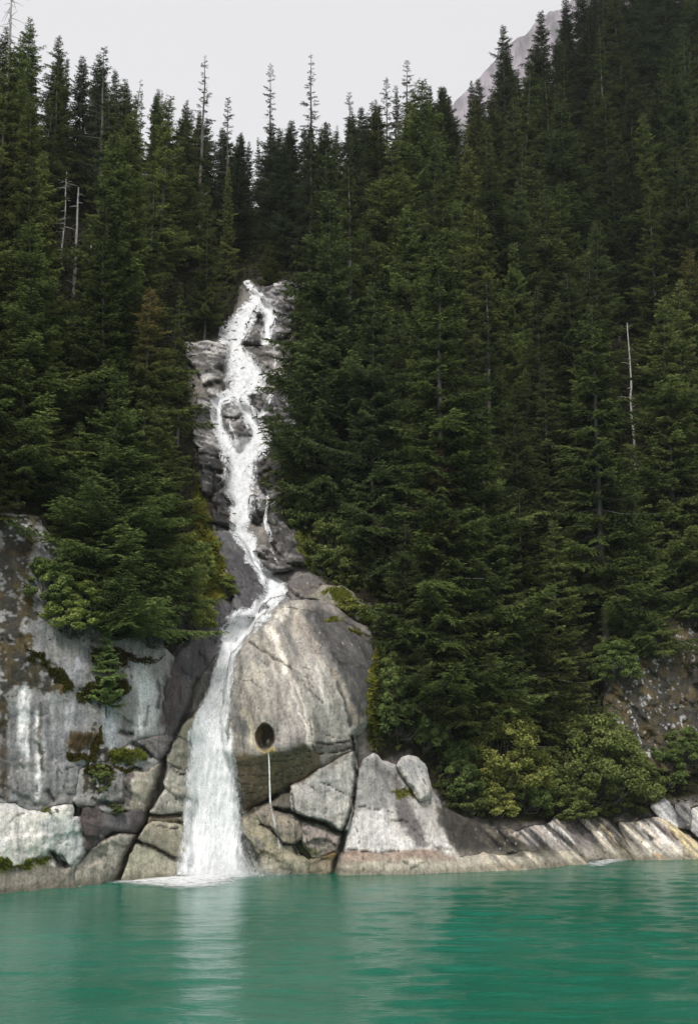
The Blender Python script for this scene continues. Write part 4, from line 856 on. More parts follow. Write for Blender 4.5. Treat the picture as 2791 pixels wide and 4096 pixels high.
base_c = at_y([(860, 3500)], water_y([(860, 3500)]))[0]
fall = empty('waterfall', base_c); tag(fall, 'white waterfall tumbling in steps down the rocks into green water', 'waterfall')
fall_children = []
def W(name, crop, st, mat, **k):
    g = strand(name, None, crop, st, mat, **k); fall_children.append(g[2]); return g
G1 = W('cascade', 'C3', [(740, 140, 50), (775, 190, 60), (825, 240, 80), (835, 290, 140), (845, 350, 190)], CASCADE_M, seed=1)
W('cascade', 'C3', [(800, 320, 130), (760, 390, 140), (700, 470, 170), (640, 560, 200), (600, 640, 150)], CASCADE_M, seed=2)
W('cascade', 'C3', [(880, 320, 110), (925, 390, 110), (925, 470, 85), (900, 560, 75), (885, 640, 65)], CASCADE_M, seed=3)
W('cascade', 'C3', [(645, 615, 110), (660, 680, 140), (700, 760, 220), (740, 860, 310), (755, 930, 330), (700, 985, 190), (655, 1050, 130)], CASCADE_M, seed=4, widen=1.12)
W('cascade', 'C3', [(650, 1020, 120), (560, 1055, 120), (515, 1110, 90), (515, 1200, 80), (545, 1310, 95), (590, 1400, 115), (640, 1480, 140)], CASCADE_M, seed=5)
W('cascade', 'C3', [(690, 1040, 130), (740, 1120, 100), (790, 1210, 120), (830, 1300, 120), (850, 1360, 150), (800, 1420, 230), (730, 1480, 250)], CASCADE_M, seed=6)
W('cascade', 'C3', [(740, 1400, 300), (710, 1500, 270), (700, 1600, 225), (690, 1680, 230), (700, 1780, 210), (710, 1860, 150), (705, 1960, 150), (690, 2060, 130), (740, 2140, 140), (775, 2220, 90), (780, 2330, 75)], CASCADE_M, seed=7)
W('cascade', 'C4', [(635, 0, 60), (650, 60, 62), (700, 130, 70), (755, 190, 100), (795, 250, 140), (770, 310, 120), (710, 360, 110), (690, 400, 140), (620, 440, 190), (570, 500, 170), (530, 570, 140), (500, 640, 115), (470, 740, 110), (452, 830, 100)], CASCADE_M, seed=8)
W('veil', 'C3', [(940, 1020, 30), (905, 1090, 40), (890, 1150, 50), (840, 1205, 40)], CASCADE_M, seed=9)
W('veil', 'C3', [(860, 1730, 130), (850, 1800, 130), (830, 1880, 110), (790, 1960, 60)], VEIL_M, seed=10)
W('veil', 'C3', [(905, 1760, 22), (912, 1830, 22), (905, 1920, 22), (895, 2000, 26), (920, 2090, 34), (940, 2160, 24)], CASCADE_M, seed=11)
W('veil', 'C3', [(930, 2190, 30), (960, 2260, 30), (990, 2330, 26)], VEIL_M, seed=12)
W('veil', 'C3', [(770, 380, 90), (800, 440, 80), (770, 520, 60), (740, 600, 50)], VEIL_M, seed=13)
W('veil', 'C3', [(600, 1210, 60), (650, 1320, 60), (680, 1420, 60)], VEIL_M, seed=14)
W('veil', 'C3', [(960, 660, 30), (970, 740, 30), (960, 840, 40), (950, 920, 40)], VEIL_M, seed=15)
W('veil', 'C3', [(600, 1500, 70), (600, 1640, 90), (640, 1760, 90), (660, 1880, 70)], VEIL_M, seed=16)
W('veil', 'C3', [(660, 1060, 160), (640, 1120, 150), (640, 1190, 130)], VEIL_M, seed=17)
W('veil', 'C3', [(620, 640, 60), (600, 760, 60), (600, 900, 60), (620, 1000, 80)], VEIL_M, seed=18)
yb = float(base_c[1])
def fall_depth(off):
    return lambda u, v: np.interp(v, [2500, 2620, 2760, 2900, 3100, 3300, 3510], [91, 89.2, 87.3, 86.0, 85.2, yb + .1, yb - .35]) - off
LOW = [(520, 590, 135), (488, 680, 118), (455, 820, 140), (425, 950, 175), (390, 1100, 250), (388, 1300, 305), (392, 1500, 335), (392, 1700, 360), (390, 1900, 400), (385, 2062, 450)]
W('falling_sheet', 'C4', LOW, FALL_M, depth=fall_depth(0), lift=.1, wob=.3, seed=20, jitter=.04, na=40, widen=1.1)
W('falling_sheet', 'C4', [(x, y, w * .93) for x, y, w in LOW], FALL_M, depth=fall_depth(.3), lift=.35, wob=.35, seed=21, jitter=.05, na=40, widen=1.05)
W('falling_sheet', 'C4', [(x, y, w * 1.12) for x, y, w in LOW[1:]], FALL2_M, depth=fall_depth(.55), lift=.5, wob=.35, seed=22, jitter=.08, na=40, widen=1.05)

def droplets(name, pts, size, parent, mat):
    n = len(pts); r = RNG
    a = r.normal(size=(n, 3, 3)); s = r.uniform(.5, 1.4, (n, 1, 1)) * size; a = a / np.linalg.norm(a, axis=2)[:, :, None] * s
    a[:, :, 2] *= 1.7
    V = (pts[:, None] + a).reshape(-1, 3); F = np.arange(n * 3).reshape(-1, 3)
    o = obj(name, mesh_np(name, V, F, mat, smooth=False), parent); o['kind'] = 'stuff'
    return o
DROP_M, _nt, _b = new_mat('spray_drops'); _b.inputs['Base Color'].default_value = (.90, .915, .92, 1); _b.inputs['Roughness'].default_value = .6
def drops_for_fall(n):
    v = RNG.power(2.0, n) * 930 + 2600
    A = px('C4', [(x, y) for x, y, w in LOW]); wd = np.array([w for _, _, w in LOW]) / 1.584
    cx = np.interp(v, A[:, 1], A[:, 0]); w = np.interp(v, A[:, 1], wd) / 2
    s = RNG.choice([-1, 1], n) * (1 + RNG.normal(0, .13, n) + np.abs(RNG.normal(0, .12, n)) * (v > 3250))
    u = cx + s * w * RNG.choice([1, .8], n)
    y = fall_depth(0)(u, v) + RNG.normal(-.25, .3, n)
    return at_y(np.stack([u, v], 1), y)
P1 = drops_for_fall(30000)
n = 90000                                                             # the splash at the foot
ang = RNG.uniform(0, 2 * math.pi, n); rad = np.abs(RNG.normal(0, 1, n))
P2 = np.stack([base_c[0] + np.cos(ang) * rad * 2.3, base_c[1] - .6 + np.sin(ang) * rad * .9, np.abs(RNG.normal(0, 1.0, n)) ** 1.3 * np.exp(-rad * .5) + .02], 1)
fall_children.append(droplets('spray', np.concatenate([P1, P2]), .0135, None, DROP_M))

def foam_patch(name, label, cat, crop, poly_px, mat, parent=None, n=70, z=.05):
    p = px(crop, poly_px); w = at_y(p, water_y(p)); lo, hi = w[:, :2].min(0), w[:, :2].max(0)
    gx, gy = np.meshgrid(np.linspace(lo[0], hi[0], n), np.linspace(lo[1], hi[1], n))
    G = np.stack([gx.ravel(), gy.ravel()], 1); d = seg_dist(G, w[:, :2], True); ins = inside(G, w[:, :2]); dm = d[ins].max()
    e = np.where(ins, 1 - np.clip(d / dm, 0, 1), 1.35)
    P = np.concatenate([G, np.full((len(G), 1), z)], 1); P[:, 2] += .05 * fbm(P, 1.3, 3, seed=101) + .06 * (1 - np.clip(e, 0, 1))
    idx = np.arange(n * n).reshape(n, n); F = np.stack([idx[:-1, :-1], idx[:-1, 1:], idx[1:, 1:], idx[1:, :-1]], 2).reshape(-1, 4)
    keep = ins[F].any(1); F = F[keep]
    used = np.unique(F); mp_ = np.full(len(P), -1); mp_[used] = np.arange(len(used))
    fl = np.stack([e, P[:, 1] * 1.6, P[:, 0] * .6], 1)
    o = obj(name, mesh_np(name, P[used], mp_[F], mat, uv=fl[used]), parent)
    if label: tag(o, label, cat)
    return o
fall_children.append(foam_patch('foam', None, None, 'S', [(330, 3530), (520, 3508), (700, 3490), (980, 3482), (1080, 3474), (1060, 3500), (1010, 3525), (930, 3552), (800, 3566), (640, 3562), (480, 3545)], FOAM_M))
for o in fall_children:
    o.parent = fall; o.matrix_parent_inverse = Matrix.Translation(-Vector(base_c))
foam_patch('foam', 'patch of white foam washing against the slanting shore slabs', 'foam', 'S', [(2300, 3458), (2370, 3432), (2460, 3424), (2580, 3436), (2520, 3450), (2450, 3470), (2340, 3474)], FOAM2_M)
foam_patch('foam', 'thin white foam line at the foot of the olive slab', 'foam', 'S', [(1020, 3484), (1110, 3478), (1160, 3482), (1240, 3480), (1200, 3492), (1080, 3492)], FOAM2_M)
# the trickle out of the hole
tb = at_y([(1135, 3486)], water_y([(1135, 3486)]))[0]
trk = empty('trickle', tb); tag(trk, 'thin trickle of water falling from the round hole in the dome', 'waterfall')
t1 = strand('falling_thread', None, 'D', [(548, 1318, 9), (555, 1450, 11), (558, 1600, 13), (562, 1720, 18)], CASCADE_M, depth=lambda u, v, y0=hit(px('D', [(550, 1345)])[0])[0][1] - .12: y0 + 0 * u, lift=.12, wob=.04, seed=31, jitter=.1, na=7, widen=1.0)[2]
t2 = strand('veil', None, 'D', [(562, 1715, 26), (590, 1860, 34), (620, 1990, 40), (640, 2090, 44)], VEIL_M, lift=.1, wob=.05, seed=32, na=9)[2]
for o in (t1, t2): o.parent = trk; o.matrix_parent_inverse = Matrix.Translation(-Vector(tb))

# ------------------------------------------------------------------ distant mountain
def build_mountain():
    sk = px('V', [(960, 330), (1072, 200), (1118, 142), (1160, 98), (1210, 60), (1275, 16), (1345, -30), (1450, -150), (1700, -320)])
    top = at_y(sk, np.full(len(sk), 2700.)); nx, nz = 200, 120
    xs = np.linspace(top[0, 0], top[-1, 0], nx); tz = np.interp(xs, top[:, 0], top[:, 2])
    tz = tz + 24 * fbm(np.stack([xs, xs * 0, xs * 0], 1), .01, 5, seed=111)
    X = np.repeat(xs[:, None], nz, 1); s = np.linspace(0, 1, nz)[None]; Z = 120 + (tz[:, None] - 120) * s
    Y = 2700 - (tz[:, None] - Z) * .55
    P = np.stack([X, Y, Z], 2).reshape(-1, 3)
    P[:, 1] += 85 * fbm(P * np.array([1, .5, .25]), .0065, 5, seed=112) + 30 * fbm(P * np.array([1, .5, .3]), .03, 4, seed=113)
    P = np.concatenate([P.reshape(nx, nz, 3), P.reshape(nx, nz, 3)[:, -1:] + np.array([0, 500, -150.])], 1)
    nz += 1
    idx = np.arange(nx * nz).reshape(nx, nz); F = np.stack([idx[:-1, :-1], idx[1:, :-1], idx[1:, 1:], idx[:-1, 1:]], 2).reshape(-1, 4)
    m, nt, b = new_mat('mountain_rock'); geo = nd(nt, 'ShaderNodeNewGeometry')
    mp = nd(nt, 'ShaderNodeMapping'); mp.inputs['Scale'].default_value = (1, 1, .35); nt.links.new(geo.outputs['Position'], mp.inputs[0])
    n1 = noise_node(nt, mp.outputs[0], .02, 8, .68)
    r = ramp(nt, n1.outputs[0], [(.34, (.02, .032, .022)), (.44, (.10, .085, .095)), (.56, (.25, .215, .24)), (.68, (.10, .085, .10))])
    nt.links.new(r.outputs[0], b.inputs['Base Color']); b.inputs['Roughness'].default_value = .9
    o = obj('mountain', mesh_np('mountain', P.reshape(-1, 3), F, m)); tag(o, kind='structure')
build_mountain()

# ------------------------------------------------------------------ conifers
def tube(path, rad, k=6):
    path = np.asarray(path, float); n = len(path); V = []; F = []
    for i in range(n):
        t = path[min(i + 1, n - 1)] - path[max(i - 1, 0)]; t = t / (np.linalg.norm(t) + 1e-9)
        a = np.cross(t, [0, 0, 1.]) if abs(t[2]) < .9 else np.cross(t, [1., 0, 0]); a /= np.linalg.norm(a); b = np.cross(t, a)
        for j in range(k):
            q = 2 * math.pi * j / k; V.append(path[i] + rad[i] * (math.cos(q) * a + math.sin(q) * b))
    for i in range(n - 1):
        for j in range(k):
            F.append((i * k + j, i * k + (j + 1) % k, (i + 1) * k + (j + 1) % k)); F.append((i * k + j, (i + 1) * k + (j + 1) % k, (i + 1) * k + j))
    return np.array(V), np.array(F)
class Soup:
    def __init__(s): s.V = []; s.F = []; s.n = 0
    def add(s, V, F): s.V.append(V); s.F.append(np.asarray(F) + s.n); s.n += len(V)
    def get(s): return np.concatenate(s.V), np.concatenate(s.F)

def conifer(seed, H, R, c0=.12, per_m=13, droop=.35, sparse=0., tuft=1., gap=.0, topbare=.0, blade=.29, brownness=0):
    """one spruce: trunk mesh (with limbs) and crown mesh (needle sprays); returns two meshes"""
    r = np.random.default_rng(seed)
    tr = Soup(); n = 14
    zs = np.linspace(-1.5, H, n); sway = np.cumsum(r.normal(0, .05, (n, 2)), 0)
    tz = np.clip(zs / H, 0, 1)
    path = np.stack([sway[:, 0], sway[:, 1], zs], 1); rad = .0095 * H * (1 - tz) ** .85 + .02
    tr.add(*tube(path, rad, 7))
    ax = lambda z: np.array([np.interp(z, zs, sway[:, 0]), np.interp(z, zs, sway[:, 1])])
    bl_o, bl_d, bl_c = [], [], []
    nb = int(H * (1 - c0) * per_m); az = r.uniform(0, 6.28)
    clump = r.uniform(.55, 1.25, 40)
    sect = r.uniform(.55, 1.25, (9, 12))
    wh = .80 + .02 * H / 3
    for b in range(nb):
        t = (b + r.uniform(-.4, .4)) / nb; t = min(max(t, 0), .995)
        z = H * (c0 + (1 - c0) * t); az += 2.399 + r.normal(0, .3)
        z = z * .30 + .70 * (round(z / wh) * wh) if t < .93 else z; t = min(max((z / H - c0) / (1 - c0), 0), .995)
        prof = (1 - t) ** .88 * min(1, .7 + t * 4.2) * 1.2 + .02
        if gap and r.random() < gap: continue
        sc_ = sect[int(t * 8.99), int((az % 6.283) / 6.284 * 12)]
        L = R * prof * r.uniform(.68, 1.12) * clump[int(t * 39)] * sc_ + .25
        if topbare and t > 1 - topbare: L *= .55
        a0 = .55 * t ** 2 - droop * (1 - t) + r.normal(0, .10); a1 = .30 * (1 - t) + r.normal(0, .08)
        dirh = np.array([math.cos(az), math.sin(az), 0]); side = np.array([-dirh[1], dirh[0], 0])
        c = ax(z); org = np.array([c[0], c[1], z])
        bend = r.normal(0, .12)
        def pos(s): 
            s = np.asarray(s)[:, None]
            return org + dirh * (s * L) + np.array([0, 0, 1.]) * (L * (a0 * s + a1 * s * s)) + side * (bend * L * s * s)
        ps = pos(np.array([0, .35, .7, 1.0])); tr.add(*tube(ps, [.012 * L + .012, .008 * L + .008, .005 * L + .006, .004], 3))
        if sparse and r.random() < sparse * .5: continue
        n2 = max(3, int(L / .10)); s2 = np.linspace(.07 + .06 * min(1, L / 4) + sparse * .2, 1.0, n2) + r.normal(0, .02, n2); s2 = np.clip(s2, .05, 1.02)
        o2 = pos(s2); sg = np.where(np.arange(n2) % 2 == 0, 1, -1)
        l2 = (L * .36 * (1.02 - s2) ** .75 * np.minimum(1, s2 * 3.5) + .20 * tuft) * r.uniform(.6, 1.25, n2) * (1 - .35 * sparse)
        an = np.radians(r.uniform(38, 68, n2)) * sg
        slope = a0 + 2 * a1 * s2
        d2 = dirh[None] * np.cos(an)[:, None] + side[None] * np.sin(an)[:, None]; d2[:, 2] = slope * .7 - .22 + r.normal(0, .14, n2)
        d2 /= np.linalg.norm(d2, axis=1)[:, None]
        n3 = np.maximum(3, (l2 / .052).astype(int)); n3 = np.minimum(n3, 26)
        i2 = np.repeat(np.arange(n2), n3)
        f3 = np.concatenate([np.linspace(.08, 1, k) for k in n3])
        o3 = o2[i2] + d2[i2] * (f3 * l2[i2])[:, None]; o3[:, 2] -= .14 * l2[i2] * f3 ** 2
        m = len(i2); sg3 = np.where(np.arange(m) % 2 == 0, 1., -1.)
        sd = np.cross(d2[i2], [0, 0, 1.]); 
        d3 = d2[i2] * .75 + sd * (sg3 * r.uniform(.25, .95, m))[:, None] + r.normal(0, .22, (m, 3)); d3[:, 2] += -.10 + r.normal(0, .30, m)
        d3 /= np.linalg.norm(d3, axis=1)[:, None]
        d3 *= (blade * r.uniform(.55, 1.2, m) * (.75 + .35 * (1 - f3)))[:, None]
        bl_o.append(o3); bl_d.append(d3)
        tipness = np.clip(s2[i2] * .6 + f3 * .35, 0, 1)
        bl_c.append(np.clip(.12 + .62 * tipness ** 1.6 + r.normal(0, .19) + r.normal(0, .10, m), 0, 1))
    O = np.concatenate(bl_o); D = np.concatenate(bl_d); Cc = np.concatenate(bl_c); m = len(O)
    rv = r.normal(size=(m, 3)); rv[:, 2] *= .45; w = np.cross(D, rv); w /= np.linalg.norm(w, axis=1)[:, None] + 1e-9
    ln = np.linalg.norm(D, axis=1)[:, None]; w = w * ln * .20
    V = np.stack([O - w, O + w * .9, O + D], 1).reshape(-1, 3); F = np.arange(m * 3).reshape(-1, 3)
    cols = np.repeat(np.stack([Cc] * 3 + [np.ones(m)], 1), 3, 0)
    tv, tf = tr.get()
    return (mesh_np('trunk', tv, tf, BARK), V, F, cols, m)

PROTO = {}
def make_proto(key, mats, **k):
    tm, V, F, c, m = conifer(**k)
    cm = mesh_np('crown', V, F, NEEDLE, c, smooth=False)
    for suffix, mat in mats.items(): PROTO[key + suffix] = (tm, cm, k['H'], k['R'], m, mat)
ALLM = {'': NEEDLE, '_cool': NEEDLE_FAR, '_dark': NEEDLE_DARK, '_light': NEEDLE_BRIGHT}
make_proto('full1', dict(ALLM, _brown=NEEDLE_BROWN), seed=201, H=30, R=5.3, c0=.05, droop=.30)
make_proto('full2', ALLM, seed=202, H=32, R=4.9, c0=.08, droop=.42, gap=.08)
make_proto('full3', ALLM, seed=203, H=28, R=5.7, c0=.04, droop=.25, gap=.05)
make_proto('mid1', dict(ALLM, _brown=NEEDLE_BROWN), seed=204, H=32, R=4.1, c0=.14, droop=.40, gap=.15, sparse=.15)
make_proto('mid2', ALLM, seed=205, H=34, R=3.2, c0=.24, droop=.30, gap=.22, sparse=.2)
make_proto('mid3', ALLM, seed=206, H=30, R=4.5, c0=.16, droop=.5, gap=.18, sparse=.1)
make_proto('thin1', {'': NEEDLE_FAR}, seed=207, H=32, R=2.5, c0=.25, per_m=6.5, droop=.38, gap=.25, sparse=.8, blade=.30)
make_proto('thin2', {'': NEEDLE_FAR}, seed=208, H=34, R=2.1, c0=.3, per_m=6, droop=.30, gap=.3, sparse=.9, blade=.30)
make_proto('thin3', {'': NEEDLE_FAR}, seed=211, H=30, R=2.9, c0=.2, per_m=7, droop=.45, gap=.25, sparse=.6, blade=.30)
make_proto('young', {'': NEEDLE, '_bright': LEAF}, seed=209, H=9, R=2.3, c0=.03, per_m=15, droop=.12, blade=.40)
make_proto('young2', {'': NEEDLE}, seed=210, H=13, R=2.9, c0=.03, per_m=12, droop=.2, blade=.42)

NTREE = 0
def tree(key, base, height, rz, label, group, cat='tree', name='spruce_tree', wide=1.0, tilt=(0, 0)):
    global NTREE
    tm, cm, H, R, _, mat = PROTO[key]; s = height / H
    e = empty(name, Vector([float(q) for q in base]), rz); e.scale = (s * wide, s * wide, s); e.rotation_euler = (tilt[0], tilt[1], rz)
    tag(e, label, cat, group)
    obj('trunk', tm, e); cr = obj('crown', cm, e); NTREE += 1
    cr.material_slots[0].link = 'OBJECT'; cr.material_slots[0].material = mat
    return e
def base_for_top(p, h):
    """the spot on the slope where a tree of height h has its top on the sight line through photo pixel p"""
    d = rays([p])[0]; ys = np.linspace(70, 260, 400); P = CAM + d[None] * (ys / d[1])[:, None]
    g = Fd(P[:, 0], P[:, 2] - h) - ys
    s = np.where((g[:-1] > 0) & (g[1:] <= 0))[0]                     # sight line enters the hill (lifted by h)
    i = s[0] if len(s) else int(np.argmin(np.abs(g)))
    q = P[i].copy(); q[2] -= h
    return q
def V2S(x, y): return (x * 2791 / 1584, y * 2791 / 1584)
KEEP = px('V', [(-60, 1190), (60, 1190), (110, 1300), (60, 1380), (90, 1470), (190, 1490), (370, 1500), (430, 1430), (470, 1380), (530, 1350), (500, 1250), (462, 1180), (455, 1100), (445, 1000), (445, 900), (435, 790), (500, 775), (530, 720), (552, 650), (590, 640), (640, 640), (658, 680), (655, 760), (640, 830), (648, 920), (662, 990), (635, 1010), (635, 1120), (670, 1180), (690, 1280), (730, 1340), (830, 1375), (850, 1480), (830, 1550), (835, 1700), (850, 1730), (920, 1700), (970, 1780), (1010, 1830), (1100, 1850), (1230, 1860), (1480, 1840), (1600, 1820), (1600, 2400), (-60, 2400)])
KEEP2 = px('V', [(1390, 1580), (1460, 1500), (1530, 1440), (1600, 1420), (1600, 1600), (1480, 1660), (1410, 1640)])
SKY = px('V', [(-100, 60), (0, 40), (60, 90), (130, 100), (240, 120), (300, 165), (380, 190), (440, 230), (500, 260), (560, 290), (640, 270), (700, 255), (760, 250), (820, 215), (880, 190), (940, 175), (1010, 165), (1080, 165), (1130, 110), (1200, 80), (1245, 40), (1290, -10), (1340, -110), (1500, -260), (1700, -450)])
def silhouette(base, h, R, ns=5):
    t = np.linspace(.02, .98, 9); o = []
    for k in t:
        w = R * (1 - k) ** .8
        for s in np.linspace(-1, 1, ns): o.append((base[0] + s * w, base[1] - .3, base[2] + h * (.05 + .95 * k)))
    return project(np.array(o))
placed = []
def too_close(b, d):
    return any((b[0] - q[0]) ** 2 + (b[1] - q[1]) ** 2 < d * d for q in placed)

KEY = [  # photo-view top, foot, prototype, width, label, short name
    ((453, 128), (453, 560), 'thin2', 1.15, 'tallest thin ragged spruce on the skyline left of the valley notch', 'tallest thin ragged spruce'),
    ((610, 145), (612, 480), 'thin1', 1.0, 'thin ragged spruce standing alone beside the valley notch', 'lone ragged spruce by the notch'),
    ((703, 120), (705, 480), 'thin2', 1.15, 'thin half bare spruce standing high right of the valley notch', 'half bare skyline spruce'),
    ((510, 222), (512, 560), 'thin3', 1.0, 'short bushy topped spruce beside the tallest thin spruce', 'short bushy topped skyline spruce'),
    ((222, 108), (222, 520), 'thin3', 1.1, 'spruce with twin looking top on the left skyline', 'twin topped skyline spruce'),
    ((118, 84), (118, 480), 'mid1', 1.1, 'broad spruce on the left skyline above the bleached snags', 'broad skyline spruce above the snags'),
    ((45, 42), (45, 450), 'mid3', 1.0, 'high leaning topped spruce on the left skyline', 'leaning topped skyline spruce'),
    ((1150, 58), (1150, 420), 'full2_cool', .95, 'dark pointed spruce standing out against the misty mountain', 'pointed spruce against the mountain'),
    ((1238, 26), (1238, 400), 'full1_cool', .9, 'dark broad spruce against the misty mountain', 'broad spruce against the mountain'),
    ((1294, -2), (1294, 380), 'full2_cool', .9, 'dark spruce whose tip touches the misty mountain cliff', 'spruce touching the mountain cliff'),
    ((1345, 22), (1345, 340), 'full3_cool', .9, 'small blue green spruce beside the misty mountain cliff', 'blue green ridge spruce'),
    ((925, 138), (925, 500), 'thin3', 1.0, 'thin spruce with flat wide tip on the right ridge', 'flat tipped ridge spruce'),
    ((880, 178), (880, 520), 'thin3', 1.0, 'bushy tipped spruce on the ridge right of the notch', 'bushy tipped ridge spruce'),
    ((795, 208), (795, 540), 'thin1', 1.1, 'ragged spruce on the ridge between notch and mountain', 'ragged ridge spruce'),
    ((40, 505), (40, 1150), 'full1_light', 1.35, 'broad bright green spruce above the tall cliff', 'broad bright spruce above the cliff'),
    ((318, 655), (318, 1250), 'mid1_brown', 1.3, 'spruce with yellow brown top left of the cascade', 'yellow brown topped spruce'),
    ((240, 850), (245, 1440), 'full3_light', 1.45, 'wide dense spruce overhanging the tall cliff', 'wide spruce overhanging the cliff'),
    ((165, 960), (165, 1330), 'full1_light', 1.2, 'dense low spruce at the lip of the tall cliff', 'dense spruce at the cliff lip'),
    ((345, 920), (345, 1400), 'full2_light', 1.4, 'spruce with hanging boughs at the gully above the cliff', 'spruce at the gully'),
    ((412, 640), (404, 1010), 'mid2', .9, 'spruce with bare grey trunk beside the white fan of water', 'bare trunked spruce'),
    ((488, 420), (466, 770), 'mid1', .75, 'tall layered spruce left of the top of the stream', 'layered spruce by the stream top'),
    ((540, 380), (515, 640), 'full2', .62, 'dense spruce just left of the top of the stream', 'dense spruce by the stream top'),
    ((605, 545), (612, 645), 'full3', 1.2, 'low dark spruce at the very top of the stream', 'low dark spruce at the stream top'),
    ((1028, 528), (1010, 1690), 'full2', 1.0, 'great tall spruce with grey trunk in the right forest', 'great tall spruce'),
    ((1000, 998), (1000, 1720), 'mid1_brown', 1.3, 'spruce with rusty brown tip below the great tall spruce', 'rusty tipped spruce'),
    ((1108, 930), (1110, 1740), 'full1_light', 1.05, 'pale grey green spruce beside the rusty tipped spruce', 'grey green spruce'),
    ((752, 435), (748, 1200), 'full3_dark', .95, 'huge dark spruce leaning over the right of the cascade', 'huge spruce over the cascade'),
    ((852, 640), (850, 1340), 'full1_dark', 1.0, 'dark broad spruce between cascade and great tall spruce', 'dark broad spruce'),
    ((1372, 690), (1372, 1480), 'mid3', 1.1, 'spruce with drooping boughs left of the bleached pole', 'drooping spruce by the bleached pole'),
    ((1530, 680), (1540, 1400), 'full1_light', 1.1, 'bright green spruce right of the bleached pole', 'bright spruce by the bleached pole'),
    ((1445, 1040), (1445, 1500), 'full3_light', 1.1, 'yellow green spruce above the lichened cliff', 'yellow green spruce'),
    ((1270, 1180), (1270, 1720), 'full2_light', 1.2, 'dense spruce above the big alder bush', 'spruce above the alder bush'),
    ((1180, 1120), (1190, 1720), 'mid3', 1.2, 'shaggy spruce behind the pale alder', 'shaggy spruce behind the alder'),
    ((925, 1190), (925, 1650), 'full3_dark', 1.1, 'dark low spruce beside the holed dome', 'low spruce beside the dome'),
    ((1085, 225), (1085, 600), 'full3', 1.0, 'full spruce on the slope under the misty mountain', 'full spruce under the mountain'),
]
rk = np.random.default_rng(77)
def foot_height(top, foot):
    b = on_slope([V2S(*foot)])[0]; t = at_y([V2S(*top)], [b[1]])[0]
    return b, float(t[2] - b[2])
LAND = []
for top, foot, key, wide, lab, short in KEY:
    b, h = foot_height(top, foot); placed.append(b); LAND.append((b, short))
    tree(key, b - np.array([0, 0, .3]), h + .3, rk.uniform(0, 6.28), lab, None, wide=wide)
CLEAR = [px('V', p) for p in ([(158, 430), (182, 430), (182, 700), (158, 700)], [(1422, 740), (1444, 740), (1444, 1030), (1422, 1030)], [(400, 800), (425, 800), (425, 990), (400, 990)])]
LOOK = dict(full1='dense broad', full2='dense hanging boughed', full3='wide bushy', mid1='layered narrow', mid2='slender bare stemmed', mid3='shaggy', thin1='thin ragged', thin2='very thin ragged', thin3='thin bushy tipped')
CP = np.stack([rk.uniform(-750, 3550, 11000), rk.uniform(-150, 2950, 11000)], 1)
CQ = np.concatenate([on_slope(CP[i:i + 1000]) for i in range(0, 11000, 1000)])
inframe = (CP[:, 0] > -180) & (CP[:, 0] < 2970)
order = np.concatenate([np.where(inframe)[0], np.where(~inframe)[0]])      # what the frame shows first, then a margin beyond it
n_out = 0
for p, q, fr in zip(CP[order], CQ[order], inframe[order]):
    if (fr and NTREE >= 300) or n_out >= 44: continue
    cz = crest_z(q[0])
    if q[2] > cz + 1 or q[2] < 6: continue
    dist = q[1]; sp = (3.4 + (dist - 85) * .019) * (.66 if q[2] > cz - 16 else 1)
    if too_close(q, sp): continue
    h = rk.uniform(19, 29) * (1 if dist > 95 else .85)
    key = rk.choice(['full1', 'full2', 'full3', 'mid1', 'mid2', 'mid3', 'mid1_brown'], p=[.18, .17, .15, .2, .12, .17, .01])
    if dist < 104 and key[:3] == 'mid': key = 'full2'
    near_sky = q[2] > cz - 14
    if near_sky and 1700 < p[0] < 2250: h *= .85
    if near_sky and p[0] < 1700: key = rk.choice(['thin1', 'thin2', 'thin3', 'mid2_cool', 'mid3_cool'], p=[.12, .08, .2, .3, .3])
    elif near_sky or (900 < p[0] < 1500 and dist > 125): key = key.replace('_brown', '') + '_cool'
    if '_' not in key and key[:4] != 'thin' and rk.random() < (.62 if p[0] > 1150 else .22): key += '_dark'
    wid = rk.uniform(.78, 1.3); R = PROTO[key][3] * h / PROTO[key][2] * wid
    sl = silhouette(q, h, R)
    if inside(sl, KEEP).mean() > .02 or inside(sl, KEEP2).mean() > .10: continue
    if dist < 140 and any(inside(silhouette(q, h, R * .9, 41), c).any() for c in CLEAR): continue
    tp = sl[-3]; lim = np.interp(tp[0], SKY[:, 0], SKY[:, 1])
    if tp[1] < lim + rk.exponential(25):
        h2 = h
        while h2 > 9 and project(np.array([q + [0, 0, h2]]))[0, 1] < lim + rk.exponential(30): h2 *= .93
        if h2 <= 9: continue
        h = h2
    if tp[0] < -600 or tp[0] > 3420: continue
    placed.append(q); n_out += not fr
    lb, short = min(LAND, key=lambda l: np.linalg.norm(l[0] - q))
    rel = 'upslope of' if q[2] > lb[2] + 6 else ('downslope of' if q[2] < lb[2] - 6 else 'level with')
    tone = 'brownish ' if 'brown' in key else ('blue green ' if 'cool' in key else ('dark ' if 'dark' in key else 'bright green '))
    look = LOOK[key.split('_')[0]]
    lab = f'{tone}{look} spruce {rel} the {short}'
    tree(key, q - np.array([0, 0, .4]), h, rk.uniform(0, 6.28), lab, f'{tone}{look} spruces {rel} the {short}', wide=wid, tilt=(rk.normal(0, .035), rk.normal(0, .035)))

